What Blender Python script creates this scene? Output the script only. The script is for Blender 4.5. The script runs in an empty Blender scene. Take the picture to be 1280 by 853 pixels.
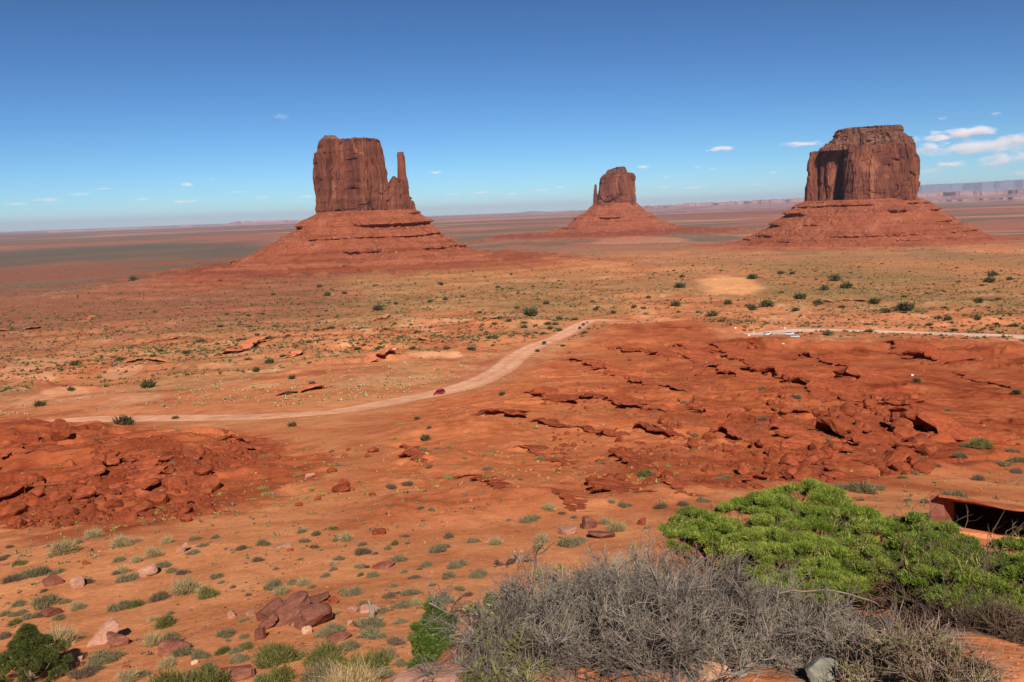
import bpy, math, random
import numpy as np
from mathutils import Vector, Matrix
random.seed(7); RNG = np.random.default_rng(7)
PI = math.pi; R_ = math.radians
C = bpy.context.scene.collection
sc = bpy.context.scene

# ------------------------------------------------------------------ camera
F_PX = 1033.0; W_PX, H_PX = 1280.0, 853.0
PITCH = R_(8.88); ROLL = R_(2.1)
cam_d = bpy.data.cameras.new('camera'); cam = bpy.data.objects.new('camera', cam_d); C.objects.link(cam)
cam_d.sensor_width = 36; cam_d.lens = 36*F_PX/W_PX; cam_d.clip_start = 0.1; cam_d.clip_end = 300000
fw = np.array([0, math.cos(PITCH), -math.sin(PITCH)]); r0 = np.array([1., 0, 0]); u0 = np.cross(r0, fw)
rt = r0*math.cos(ROLL) - u0*math.sin(ROLL); up = u0*math.cos(ROLL) + r0*math.sin(ROLL)
m = Matrix(((rt[0], up[0], -fw[0], 0), (rt[1], up[1], -fw[1], 0), (rt[2], up[2], -fw[2], 0), (0, 0, 0, 1)))
cam.matrix_world = m
sc.camera = cam

# ------------------------------------------------------------------ world, sun, exposure
SUN_EL = 40.0; SUN_AZ = 180-6.0          # the sun stands behind the camera; azimuth from +Y towards +X
SKY_STRENGTH = 0.0272; SUN_STRENGTH = 4.6
w = bpy.data.worlds.new('World'); sc.world = w; w.use_nodes = True
nt = w.node_tree; nt.nodes.clear()
sky = nt.nodes.new('ShaderNodeTexSky'); sky.sky_type = 'NISHITA'; sky.sun_disc = False
sky.sun_elevation = R_(SUN_EL); sky.sun_rotation = R_(SUN_AZ); sky.altitude = 1650; sky.air_density = 0.8; sky.dust_density = 0.3; sky.ozone_density = 6.0
bg = nt.nodes.new('ShaderNodeBackground'); bg.inputs[1].default_value = SKY_STRENGTH
wo = nt.nodes.new('ShaderNodeOutputWorld'); gm = nt.nodes.new('ShaderNodeGamma'); gm.inputs[1].default_value = 1.46; nt.links.new(sky.outputs[0], gm.inputs[0])
mm = nt.nodes.new('ShaderNodeMix'); mm.data_type = 'RGBA'; mm.blend_type = 'MULTIPLY'; mm.inputs[0].default_value = 1; mm.inputs[7].default_value = (.90, 1.07, .96, 1); nt.links.new(gm.outputs[0], mm.inputs[6]); nt.links.new(mm.outputs[2], bg.inputs[0]); nt.links.new(bg.outputs[0], wo.inputs[0])
sl = bpy.data.lights.new('sun', 'SUN'); sl.energy = SUN_STRENGTH; sl.angle = R_(0.53); sl.color = (1.0, 0.95, 0.87)
so = bpy.data.objects.new('sun', sl); C.objects.link(so)
sv = Vector((math.sin(R_(SUN_AZ))*math.cos(R_(SUN_EL)), math.cos(R_(SUN_AZ))*math.cos(R_(SUN_EL)), math.sin(R_(SUN_EL))))
so.rotation_euler = sv.to_track_quat('Z', 'Y').to_euler()
sc.view_settings.view_transform = 'Standard'; sc.view_settings.look = 'None'; sc.view_settings.exposure = 0.45; sc.view_settings.gamma = 1
sc.render.engine = 'CYCLES'
cy = sc.cycles; cy.max_bounces = 5; cy.diffuse_bounces = 2; cy.glossy_bounces = 1; cy.volume_bounces = 4; cy.transparent_max_bounces = 6
cy.use_denoising = True

# ------------------------------------------------------------------ noise
def _h(ix, iy, iz, s):
    n = (ix*374761393 + iy*668265263 + iz*2147483647 + s*1274126177) & 0xFFFFFFFF
    n = ((n ^ (n >> 13))*1274126177) & 0xFFFFFFFF
    n = ((n ^ (n >> 16))*2246822519) & 0xFFFFFFFF
    return ((n ^ (n >> 15)) & 0xFFFFFF)/float(0xFFFFFF)*2-1
def n2(x, y, s=0):
    x = np.asarray(x, float); y = np.asarray(y, float)
    fx, fy = np.floor(x), np.floor(y); ix, iy = fx.astype(np.int64), fy.astype(np.int64)
    tx, ty = x-fx, y-fy; tx = tx*tx*(3-2*tx); ty = ty*ty*(3-2*ty)
    a = _h(ix, iy, 0, s); b = _h(ix+1, iy, 0, s); c = _h(ix, iy+1, 0, s); d = _h(ix+1, iy+1, 0, s)
    return (a*(1-tx)+b*tx)*(1-ty) + (c*(1-tx)+d*tx)*ty
def n3(x, y, z, s=0):
    z = np.asarray(z, float); fz = np.floor(z); iz = fz.astype(np.int64); tz = z-fz; tz = tz*tz*(3-2*tz)
    def lay(k):
        fx, fy = np.floor(x), np.floor(y); ix, iy = fx.astype(np.int64), fy.astype(np.int64)
        tx, ty = x-fx, y-fy; tx = tx*tx*(3-2*tx); ty = ty*ty*(3-2*ty)
        return (_h(ix, iy, k, s)*(1-tx)+_h(ix+1, iy, k, s)*tx)*(1-ty) + (_h(ix, iy+1, k, s)*(1-tx)+_h(ix+1, iy+1, k, s)*tx)*ty
    return lay(iz)*(1-tz) + lay(iz+1)*tz
def fbm(x, y, o=4, s=0):
    r = 0; a = 1.0; t = 0
    for k in range(o):
        r = r + a*n2(x*2**k+13.7*k, y*2**k-7.1*k, s+k); t += a; a *= .5
    return r/t
def sst(a, b, x):
    t = np.clip((np.asarray(x, float)-a)/(b-a), 0, 1); return t*t*(3-2*t)

# ------------------------------------------------------------------ measuring helpers (photo pixel -> direction)
def pdir(px, py):
    px = np.atleast_1d(np.asarray(px, float)); py = np.atleast_1d(np.asarray(py, float))
    d = fw[None, :] + rt[None, :]*((px-W_PX/2)/F_PX)[:, None] - up[None, :]*((py-H_PX/2)/F_PX)[:, None]
    return d/np.linalg.norm(d, axis=1)[:, None]
def plane_pt(px, py, D, axis_px):
    """point where the ray of a pixel meets the upright plane at horizontal distance D facing the camera along axis_px; returns local (x, z)"""
    a = pdir(axis_px, 270)[0]; a = np.array([a[0], a[1], 0]); a /= np.linalg.norm(a)
    d = pdir(px, py); t = D/(d@a); P = d*t[:, None]
    rx = np.array([a[1], -a[0], 0])
    return P@rx, P[:, 2]

TL = np.array([(0.3,6.0),(3,7.2),(8,9.0),(15,11.8),(27,16.4),(36,18.6),(45,20.6),(62,24.2),(78,27.2),(95,30.3),(120,34.6),(160,41),(262,57),(360,66.5),(470,75),(680,84),(950,92),(1500,104),(2100,110),(3300,115),(6000,118),(2e5,119)])
TR = np.array([(0.3,1.6),(2.7,1.7),(5,3.2),(8,4.6),(10,5.1),(13,5.9),(20,8.6),(30,12),(45,16.8),(62,22),(78,26.2),(95,30),(120,34.6),(160,41),(262,57),(360,66.5),(470,75),(680,84),(950,92),(1500,104),(2100,110),(3300,115),(6000,118),(2e5,119)])
def pchip(tab):
    X = np.log(tab[:, 0]); Y = tab[:, 1]; h = np.diff(X); dl = np.diff(Y)/h
    m_ = np.zeros_like(Y); m_[0] = dl[0]; m_[-1] = dl[-1]
    m_[1:-1] = np.where(dl[:-1]*dl[1:] > 0, 2*dl[:-1]*dl[1:]/(dl[:-1]+dl[1:]+1e-9), 0)
    def f(r):
        x = np.clip(np.log(r), X[0], X[-1]); i = np.clip(np.searchsorted(X, x)-1, 0, len(h)-1); t = (x-X[i])/h[i]
        return (2*t**3-3*t**2+1)*Y[i]+(t**3-2*t**2+t)*h[i]*m_[i]+(-2*t**3+3*t**2)*Y[i+1]+(t**3-t**2)*h[i]*m_[i+1]
    return f
fL, fR = pchip(TL), pchip(TR)
def polar(x, y): return np.degrees(np.arctan2(x, y)), np.sqrt(x*x+y*y)+1e-6
def Hbase(x, y):
    x = np.asarray(x, float); y = np.asarray(y, float)
    th, r = polar(x, y); r = np.maximum(r, .3)
    wr = sst(4, 30, th)*(1-sst(60, 110, r)*0)
    z = -(fL(r)*(1-wr)+fR(r)*wr)
    rim = np.interp(th, [-180, -60, -14, -9, -3, 5, 20, 60, 180], [1.2, 1.2, 1.5, 2.3, 4.0, 5.4, 6.3, 7, 7])
    zm = -1.62-0.34*np.maximum(0, r-2.7)**1.1-1.25*np.maximum(0, r-rim)
    k = .35; mx = np.maximum(z, zm); z = mx + k*np.log(np.exp((z-mx)/k)+np.exp((zm-mx)/k))
    back = sst(50, 85, np.abs(th))*(1-sst(400, 1500, r))
    return z*(1-back)+(-1.65)*back
_T = np.exp(np.linspace(math.log(1.6), math.log(90000), 2200))
def cast(px, py, H):
    d = pdir(px, py); out = []
    for k in range(len(d)):
        P = d[k][None, :]*_T[:, None]; g = P[:, 2]-H(P[:, 0], P[:, 1]); i = np.argmax(g < 0)
        if g[i] >= 0: out.append(P[-1]); continue
        if i == 0: out.append(P[0]); continue
        f = g[i-1]/(g[i-1]-g[i]); out.append(P[i-1]*(1-f)+P[i]*f)
    return np.array(out)

# ------------------------------------------------------------------ areas of the ground, as polygons on the land
def gpoly(pts):
    P = cast([p[0] for p in pts], [p[1] for p in pts], Hbase); th, r = polar(P[:, 0], P[:, 1])
    return np.stack([th, np.log(r)*30], 1)
def inpoly(poly, x, y, soft=1.0):
    th, r = polar(x, y); a = th; b = np.log(r)*30
    ins = np.zeros(a.shape, bool); dmin = np.full(a.shape, 1e9); n = len(poly)
    for i in range(n):
        x1, y1 = poly[i]; x2, y2 = poly[(i+1) % n]
        cnd = ((y1 > b) != (y2 > b)); xi = (x2-x1)*(b-y1)/(y2-y1+1e-12)+x1
        ins ^= cnd & (a < xi)
        dx, dy = x2-x1, y2-y1; t = np.clip(((a-x1)*dx+(b-y1)*dy)/(dx*dx+dy*dy+1e-12), 0, 1)
        dmin = np.minimum(dmin, np.hypot(a-x1-t*dx, b-y1-t*dy))
    sd = np.where(ins, dmin, -dmin)
    return sst(-soft, soft, sd)
PRR = gpoly([(468,655),(478,600),(490,520),(520,505),(600,498),(650,470),(700,440),(760,412),(870,402),(930,425),(1000,430),(1340,436),(1340,580),(1120,592),(960,610),(860,622),(760,628),(640,636),(560,648)])
PRL = gpoly([(-80,526),(80,520),(170,536),(330,548),(430,570),(420,605),(340,640),(250,655),(100,672),(-80,675)])
PAN = gpoly([(872,350),(900,344),(940,350),(952,362),(930,372),(890,370)])
SHO = gpoly([(905,425),(940,405),(1000,395),(1340,405),(1340,418),(1060,414),(1000,424),(940,428)])
# road lines
BUT = []
for ax_, D_, ra_, ha_ in ((455, 1650, 350, 27), (768, 3400, 430, 26), (1077, 2250, 300, 12)):
    a_ = pdir(ax_, 270)[0]; a_ = a_[:2]/np.linalg.norm(a_[:2]); BUT.append((a_[0]*D_, a_[1]*D_, ra_, ha_))
ROADS = [[(-60,540),(30,532),(90,525),(200,523),(300,522),(380,519),(430,514),(470,507),(510,498),(560,489),(595,478),(625,463),(648,446),(668,434),(690,426),(712,415),(728,406),(745,401),(775,402)],
         [(936,420),(958,419),(978,416),(1005,414),(1060,415),(1120,417),(1200,420),(1290,423),(1360,426)]]
RW = [5.8, 9.0]
def smooth_line(P, step):
    P = np.array(P, float); Q = []
    n = len(P)
    for i in range(n-1):
        p0 = P[max(i-1, 0)]; p1 = P[i]; p2 = P[i+1]; p3 = P[min(i+2, n-1)]
        k = max(2, int(np.linalg.norm(p2-p1)/step))
        for t in np.linspace(0, 1, k, endpoint=False):
            Q.append(.5*((2*p1)+(-p0+p2)*t+(2*p0-5*p1+4*p2-p3)*t*t+(-p0+3*p1-3*p2+p3)*t**3))
    Q.append(P[-1]); return np.array(Q)
RL = [smooth_line(cast([p[0] for p in q], [p[1] for p in q], Hbase)[:, :2], 3.0) for q in ROADS]
for Q in RL:                                                # even out the line
    for _ in range(12): Q[1:-1] = (Q[:-2]+2*Q[1:-1]+Q[2:])/4
def road_dist(x, y):
    out = np.full(x.shape, 1e9); th, r = polar(x, y)
    sel = (r > 150) & (r < 700) & (np.abs(th) < 45)
    if sel.any():
        xs, ys = x[sel], y[sel]; best = np.full(xs.shape, 1e9)
        for Q, wd in zip(RL, RW):
            for q in Q[::2]: best = np.minimum(best, np.hypot(xs-q[0], ys-q[1])-wd)
        out[sel] = best
    return out
BUMPS = [(cast([40],[534],Hbase)[0], 5.0, 26, 14), (cast([-30],[560],Hbase)[0], 4.0, 22, 14), (cast([150],[560],Hbase)[0], 1.8, 30, 16), (cast([740],[490],Hbase)[0], 3.5, 45, 30),
         (cast([950],[500],Hbase)[0], 2.2, 50, 22), (cast([1150],[490],Hbase)[0], 2.0, 45, 22), (cast([620],[540],Hbase)[0], 2.5, 24, 26)]
_c = cast([1268], [684], Hbase)[0]; _r = math.hypot(_c[0], _c[1]); PIT = (_c[0]/_r, _c[1]/_r, _r, _r/10.6)
def H(x, y, full=True):
    x = np.asarray(x, float); y = np.asarray(y, float)
    th, r = polar(x, y); z = Hbase(x, y)
    red = np.maximum(inpoly(PRR, x, y, 1.6), inpoly(PRL, x, y, 1.6))
    for P, h, sx, sr in BUMPS:
        rr = math.hypot(P[0], P[1]); th0 = math.degrees(math.atan2(P[0], P[1]))
        dx = (th-th0)*PI/180*rr; dr = r-rr
        z = z + h*np.exp(-(np.clip(dx/sx, -9, 9)**2+np.clip(dr/sr, -9, 9)**2))
    rl = .55+.45*sst(20, 60, r)
    z = z + red*(1.3*fbm(x/38, y/30, 3, 11)+.75*fbm(x/9, y/7, 3, 21)+.5*np.abs(fbm(x/2.6, y/2.2, 4, 31)))
    z = z + rl*(1-red)*np.clip((r-8)/40, 0, 1)*(.9*fbm(x/40, y/40, 2, 41)+.14*fbm(x/6, y/6, 3, 51))
    far = sst(280, 420, r)*(1-sst(650, 1350, r))
    rg = fbm(x/70+.3*fbm(x/30, y/30, 2, 66), y/38, 3, 61)
    z = z + far*(2.6*rg+1.4*sst(.02, .12, rg)+.5*fbm(x/14, y/9, 3, 71))
    z = z + .035*fbm(x/.5, y/.5, 3, 81)*(1-sst(20, 60, r)) + .07*fbm(x/1.7, y/1.7, 2, 91)*(1-sst(60, 200, r))*sst(1, 4, r)
    for (bx, by, ra, ha) in BUT:
        dd = np.hypot(x-bx, (y-by))/ra*(1+.22*fbm(x/150, y/150, 3, 14)); q_ = ha*(1-sst(.55, 1.75, dd))*(1+.25*fbm(x/40, y/40, 3, 16)); f_ = q_/4.5-np.floor(q_/4.5); z = z+q_+3.2*(sst(0, .22, f_)-f_)*(q_ > .6)
    # eroded terraces
    tn = 2.6*fbm(x/34+.25*fbm(x/9, y/9, 2, 131), y/20, 4, 133)+.25*fbm(x/3.5, y/2.6, 2, 134); fr = tn-np.floor(tn)
    pt = sst(-.25, .25, fbm(x/45, y/30, 2, 137))
    z = z+red**2*sst(85, 125, r)*pt*1.3*(sst(0, .10, fr)-fr)*(1+.6*n2(x/9, y/7, 139))
    tm = 2.4*fbm(x/75+.25*fbm(x/22, y/18, 2, 141), y/42, 4, 143)+.2*fbm(x/7, y/6, 2, 144); fm = tm-np.floor(tm)
    z = z+far*sst(-.3, .2, fbm(x/110, y/80, 2, 147))*1.5*(sst(0, .09, fm)-fm)
    ld = x*PIT[0]+y*PIT[1]-PIT[2]; ll_ = x*PIT[1]-y*PIT[0]; z = z-1.7*sst(.3, .45, ld)*(1-sst(2.35*PIT[3], 2.35*PIT[3]+.15, ld))*sst(-.84*PIT[3], -.74*PIT[3], ll_)*(1-sst(1.75*PIT[3], 1.85*PIT[3], ll_))
    rdd = road_dist(x, y); kr = 1-sst(0, 14, rdd)
    zb = Hbase(x, y)
    bump = 0
    z = z*(1-kr)+(zb+.5*sst(330, 400, r))*kr
    return z
def ground(px, py): return cast(px, py, H)

# ------------------------------------------------------------------ object helpers
def mesh_np(name, V, Fc, mat=None, smooth=False, parent=None, col=None):
    V = np.asarray(V, np.float32)
    me = bpy.data.meshes.new(name)
    groups = Fc if isinstance(Fc, list) and np.ndim(Fc[0][0]) > 0 else [Fc]
    groups = [np.asarray(g, np.int32) for g in groups if len(g)]
    nl = sum(g.size for g in groups); nf = sum(len(g) for g in groups)
    me.vertices.add(len(V)); me.vertices.foreach_set('co', V.ravel())
    me.loops.add(nl); me.loops.foreach_set('vertex_index', np.concatenate([g.ravel() for g in groups]))
    st = []; o = 0
    for g in groups:
        st.append(np.arange(len(g))*g.shape[1]+o); o += g.size
    me.polygons.add(nf); me.polygons.foreach_set('loop_start', np.concatenate(st).astype(np.int32))
    me.polygons.foreach_set('use_smooth', np.full(nf, smooth))
    me.update(calc_edges=True); me.validate()
    if col is not None:
        a = me.color_attributes.new('col', 'FLOAT_COLOR', 'POINT')
        c4 = np.ones((len(V), 4), np.float32); c4[:, :3] = col; a.data.foreach_set('color', c4.ravel())
    if mat: me.materials.append(mat)
    ob = bpy.data.objects.new(name, me); C.objects.link(ob)
    if parent: ob.parent = parent
    return ob
def tag(o, label=None, cat=None, group=None, kind=None):
    if label: o['label'] = label
    if cat: o['category'] = cat
    if group: o['group'] = group
    if kind: o['kind'] = kind
    return o
def thing(name, loc, rz=0, label=None, cat=None, group=None):
    o = bpy.data.objects.new(name, None); C.objects.link(o); o.location = loc; o.rotation_euler = (0, 0, rz); o.empty_display_size = .1
    return tag(o, label, cat, group)
def dup(root, loc, rz, scale=None, **k):
    r = root.copy(); C.objects.link(r); r.location = loc; r.rotation_euler = (0, 0, rz)
    if scale is not None: r.scale = scale if hasattr(scale, '__len__') else (scale,)*3
    for ch in list(root.children):
        c = ch.copy(); C.objects.link(c); c.parent = r
        for g in ch.children:
            d = g.copy(); C.objects.link(d); d.parent = c
    return tag(r, **k)

# ------------------------------------------------------------------ materials
def newmat(name, rough=.9, spec=.1):
    mt = bpy.data.materials.new(name); mt.use_nodes = True; n = mt.node_tree.nodes; b = n['Principled BSDF']
    b.inputs['Roughness'].default_value = rough; b.inputs['Specular IOR Level'].default_value = spec
    return mt, mt.node_tree, b
def N(t, ty, **k):
    n = t.nodes.new(ty)
    for a, v in k.items():
        if a in n.inputs.keys(): n.inputs[a].default_value = v
        else: setattr(n, a, v)
    return n
def ramp(t, fac, stops):
    r = t.nodes.new('ShaderNodeValToRGB'); cr = r.color_ramp
    while len(cr.elements) < len(stops): cr.elements.new(.5)
    for e, (p, c) in zip(cr.elements, stops): e.position = p; e.color = (*c, 1)
    t.links.new(fac, r.inputs[0]); return r.outputs[0]
def mix(t, mode, fac, a, b):
    mx = t.nodes.new('ShaderNodeMix'); mx.data_type = 'RGBA'; mx.blend_type = mode
    if hasattr(fac, 'node'): t.links.new(fac, mx.inputs[0])
    else: mx.inputs[0].default_value = fac
    for s, v in ((mx.inputs[6], a), (mx.inputs[7], b)):
        if hasattr(v, 'node'): t.links.new(v, s)
        else: s.default_value = (*v, 1)
    return mx.outputs[2]
def coords(t, scale, space='Object'):
    if space == 'World':
        g = t.nodes.new('ShaderNodeNewGeometry'); src = g.outputs['Position']
    else:
        g = t.nodes.new('ShaderNodeTexCoord'); src = g.outputs['Object']
    mp = t.nodes.new('ShaderNodeMapping'); mp.inputs['Scale'].default_value = scale if hasattr(scale, '__len__') else (scale,)*3
    t.links.new(src, mp.inputs[0]); return mp.outputs[0]
def noise(t, vec, scale=1, detail=5, rough=.6, dist=0):
    n = N(t, 'ShaderNodeTexNoise', Scale=scale, Detail=detail, Roughness=rough, Distortion=dist); t.links.new(vec, n.inputs['Vector']); return n.outputs['Fac']
def bump(t, b, h, strength, dist):
    bn = N(t, 'ShaderNodeBump', Strength=strength, Distance=dist); t.links.new(h, bn.inputs['Height']); t.links.new(bn.outputs[0], b.inputs['Normal'])
def simple_noise_mat(name, c1, c2, scale=8, rough=.85, spec=.1, bs=0.0, bd=.02, space='Object', rnd=0.0, stops=None):
    mt, t, b = newmat(name, rough, spec)
    f = noise(t, coords(t, 1, space), scale)
    o = ramp(t, f, stops or [(.32, c1), (.68, c2)])
    if rnd:
        oi = t.nodes.new('ShaderNodeObjectInfo')
        hs = t.nodes.new('ShaderNodeHueSaturation'); mr = N(t, 'ShaderNodeMapRange'); mr.inputs['To Min'].default_value = 1-rnd; mr.inputs['To Max'].default_value = 1+rnd
        t.links.new(oi.outputs['Random'], mr.inputs[0]); t.links.new(mr.outputs[0], hs.inputs['Value']); t.links.new(o, hs.inputs['Color']); o = hs.outputs[0]
    t.links.new(o, b.inputs['Base Color'])
    if bs: bump(t, b, f, bs, bd)
    return mt
M = {}
# ground: colour attribute x fine noise
mt, t, b = newmat('desert_ground', 1.0, .03)
at = N(t, 'ShaderNodeAttribute', attribute_name='col')
f1 = noise(t, coords(t, 1, 'World'), 3.0, 8, .7); f2 = noise(t, coords(t, 1, 'World'), .22, 8, .65); f3 = noise(t, coords(t, (1, 1, 3), 'World'), .045, 9, .7)
c = mix(t, 'MULTIPLY', 1.0, at.outputs['Color'], ramp(t, f1, [(.3, (.78, .76, .74)), (.7, (1.16, 1.17, 1.2))]))
c = mix(t, 'MULTIPLY', 1.0, c, ramp(t, f2, [(.3, (.76, .67, .62)), (.5, (1, 1, 1)), (.72, (1.12, 1.2, 1.28))]))
c = mix(t, 'MULTIPLY', 1.0, c, ramp(t, f3, [(.35, (.88, .8, .78)), (.65, (1.08, 1.12, 1.12))]))
vo = N(t, 'ShaderNodeTexVoronoi', Scale=5.5); t.links.new(coords(t, 1, 'World'), vo.inputs['Vector'])
f0 = noise(t, coords(t, 1, 'World'), 16, 5, .75); c = mix(t, 'MULTIPLY', 1.0, c, ramp(t, f0, [(.3, (.8, .78, .76)), (.5, (1, 1, 1)), (.7, (1.14, 1.15, 1.18))]))
peb = ramp(t, vo.outputs['Distance'], [(.10, (1.5, 1.5, 1.6)), (.16, (1, 1, 1))])
c = mix(t, 'MULTIPLY', .22, c, peb)
t.links.new(c, b.inputs['Base Color'])
ad = N(t, 'ShaderNodeMath', operation='MULTIPLY_ADD'); t.links.new(f1, ad.inputs[0]); ad.inputs[1].default_value = .05
sc2 = N(t, 'ShaderNodeMath', operation='MULTIPLY'); t.links.new(f2, sc2.inputs[0]); sc2.inputs[1].default_value = .9; t.links.new(sc2.outputs[0], ad.inputs[2])
bump(t, b, ad.outputs[0], .8, .5)
M['ground'] = mt
M['road'] = simple_noise_mat('graded_dirt', (.56, .26, .14), (.70, .36, .21), .35, 1, .02, .1, .05, 'World')
M['road_pale'] = simple_noise_mat('pale_graded_dirt', (.55, .35, .25), (.66, .44, .33), .35, 1, .02, .1, .05, 'World')
def rock_mat(name, a, b_, c_, scale=1.2, strat=0, bs=.7, bd=.15):
    mt, t, b = newmat(name, .95, .05)
    v = coords(t, (1, 1, 2.5 if strat else 1)); f = noise(t, v, scale, 9, .65, .4); f2 = noise(t, coords(t, 1), scale*6, 6, .7)
    o = ramp(t, f, [(.3, a), (.5, b_), (.72, c_)])
    o = mix(t, 'MULTIPLY', .8, o, ramp(t, f2, [(.3, (.7, .68, .66)), (.7, (1.2, 1.2, 1.2))]))
    oi = t.nodes.new('ShaderNodeObjectInfo'); o = mix(t, 'MULTIPLY', .7, o, ramp(t, oi.outputs['Random'], [(0, (.75, .7, .68)), (1, (1.15, 1.15, 1.18))]))
    t.links.new(o, b.inputs['Base Color']); ad = N(t, 'ShaderNodeMath', operation='ADD'); t.links.new(f, ad.inputs[0]); t.links.new(f2, ad.inputs[1]); bump(t, b, ad.outputs[0], bs, bd)
    return mt
M['redrock'] = rock_mat('red_siltstone', (.16, .035, .015), (.28, .066, .027), (.38, .10, .046), 1.1, 1)
M['plainrock'] = rock_mat('plain_sandstone', (.36, .105, .045), (.47, .155, .07), (.56, .21, .1), .6, 1)
M['slab'] = rock_mat('sandstone_slab', (.13, .048, .033), (.22, .082, .053), (.31, .13, .085), 1.6, 1, .7, .09)
M['pinkrock'] = rock_mat('pale_pink_sandstone', (.33, .155, .10), (.43, .22, .15), (.52, .30, .21), 2.5, 1, .6, .05)
M['tanstone'] = rock_mat('tan_orange_stone', (.42, .2, .1), (.58, .34, .2), (.66, .46, .32), 9, 0, .4, .01)
M['greystone'] = rock_mat('grey_stone', (.13, .13, .10), (.21, .20, .155), (.30, .275, .215), 6, 0, .25, .004)
M['whitestone'] = rock_mat('white_stone', (.6, .52, .46), (.7, .64, .6), (.8, .76, .7), 3, 0, .2, .02)
# cliff: desert varnish streaks
def cliff_mat(name, k, hz):
    mt, t, b = newmat(name, .95, .05)
    vs = coords(t, (1, 1, .13)); v1 = coords(t, (1, 1, .45))
    fs = noise(t, vs, .045*k, 9, .7, .6); ff = noise(t, vs, .22*k, 8, .7); fp = noise(t, v1, .03*k, 8, .65, 1.0); fl = noise(t, coords(t, (.05, .05, 1)), .09*k, 6, .7)
    o = ramp(t, fs, [(.30, (.095, .035, .028)), (.45, (.19, .066, .044)), (.58, (.285, .096, .055)), (.72, (.41, .152, .082))])
    o = mix(t, 'MULTIPLY', .9, o, ramp(t, ff, [(.3, (.74, .72, .72)), (.7, (1.2, 1.18, 1.16))]))
    o = mix(t, 'MIX', ramp(t, fp, [(.585, (0, 0, 0)), (.65, (.8, .8, .8))]), o, (.42, .165, .085))
    o = mix(t, 'MULTIPLY', .6, o, ramp(t, fl, [(.35, (.72, .68, .66)), (.6, (1.12, 1.12, 1.12))]))
    t.links.new(o, b.inputs['Base Color'])
    ad = N(t, 'ShaderNodeMath', operation='ADD'); t.links.new(ff, ad.inputs[0]); t.links.new(fs, ad.inputs[1]); bump(t, b, ad.outputs[0], 1.0, 9/k)
    return mt
def talus_mat(name, k):
    mt, t, b = newmat(name, 1, .02)
    f = noise(t, coords(t, (1, 1, 1)), .035*k, 9, .7); g = noise(t, coords(t, 1), .35*k, 7, .75); h = noise(t, coords(t, (.03, .03, 1)), .16*k, 5, .75)
    o = ramp(t, f, [(.3, (.26, .07, .034)), (.55, (.36, .105, .052)), (.75, (.44, .165, .09))])
    o = mix(t, 'MULTIPLY', .85, o, ramp(t, g, [(.3, (.68, .64, .62)), (.6, (1.05, 1.05, 1.05)), (.8, (1.6, 1.75, 1.8))]))
    o = mix(t, 'MULTIPLY', .75, o, ramp(t, h, [(.36, (.62, .56, .54)), (.5, (1, 1, 1)), (.7, (1.1, 1.1, 1.1))]))
    t.links.new(o, b.inputs['Base Color']); bump(t, b, g, .9, 4/k)
    return mt
for nm, k in (('west', 1.0), ('merrick', .8), ('east', .6)):
    M['cliff_'+nm] = cliff_mat('cliff_'+nm, k, 0); M['talus_'+nm] = talus_mat('talus_'+nm, k)
M['caprock'] = rock_mat('cap_rock', (.13, .055, .04), (.21, .09, .058), (.34, .175, .11), .07, 1, .9, 4)
M['talus_rock'] = simple_noise_mat('talus_rock', (.2, .065, .036), (.46, .22, .145), .12, 1, .02, 0, 0)
M['mesa'] = simple_noise_mat('far_mesa', (.22, .105, .095), (.33, .185, .16), .0012, 1, .02, 0, 0, 'World')
def leaf_mat(name, c1, c2, scale=6, rnd=.15, trans=.0):
    mt, t, b = newmat(name, .7, .15)
    f = noise(t, coords(t, 1), scale, 4, .6); o = ramp(t, f, [(.3, c1), (.7, c2)])
    oi = t.nodes.new('ShaderNodeObjectInfo'); o = mix(t, 'MULTIPLY', 1, o, ramp(t, oi.outputs['Random'], [(0, (1-rnd, 1-rnd, 1-rnd)), (1, (1+rnd, 1+rnd, 1+rnd))]))
    gi = t.nodes.new('ShaderNodeNewGeometry'); o = mix(t, 'MULTIPLY', 1, o, ramp(t, gi.outputs['Random Per Island'], [(0, (.6, .62, .6)), (1, (1.45, 1.4, 1.3))]))
    t.links.new(o, b.inputs['Base Color'])
    if trans:
        tr = t.nodes.new('ShaderNodeBsdfTranslucent'); t.links.new(o, tr.inputs[0]); ms = t.nodes.new('ShaderNodeMixShader'); ms.inputs[0].default_value = trans
        out = t.nodes['Material Output']; t.links.new(b.outputs[0], ms.inputs[1]); t.links.new(tr.outputs[0], ms.inputs[2]); t.links.new(ms.outputs[0], out.inputs[0])
    return mt
M['sage'] = leaf_mat('sage_leaf', (.125, .10, .05), (.235, .19, .105))
M['pale'] = leaf_mat('straw_sage', (.26, .19, .09), (.42, .32, .17))
M['farbush'] = leaf_mat('far_bush_leaf', (.06, .055, .022), (.11, .095, .04), 3, .15)
M['darksage'] = leaf_mat('grey_twig_shrub', (.10, .07, .045), (.18, .125, .08))
M['olive'] = leaf_mat('olive_leaf', (.09, .085, .025), (.17, .15, .045))
M['yellow'] = leaf_mat('yellow_green_leaf', (.19, .165, .045), (.30, .25, .075))
M['juniper'] = leaf_mat('juniper_leaf', (.05, .065, .018), (.11, .125, .03), 3, .05, .15)
M['juniper_bright'] = leaf_mat('bright_juniper_leaf', (.06, .105, .018), (.16, .22, .04), 3, .05, .2)
M['green'] = leaf_mat('green_needle', (.125, .19, .024), (.33, .37, .065), 5, .02, .25)
M['darkgreen'] = leaf_mat('dark_green_needle', (.10, .16, .02), (.24, .29, .045), 5, .02, .25)  # darker version of the green needle colours, for the right shrub
M['strawgreen'] = leaf_mat('faded_green', (.17, .18, .06), (.30, .28, .12), 6, .05, .2)
M['straw'] = leaf_mat('dry_grass', (.36, .25, .12), (.52, .38, .21), 6, .05, .2)
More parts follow.
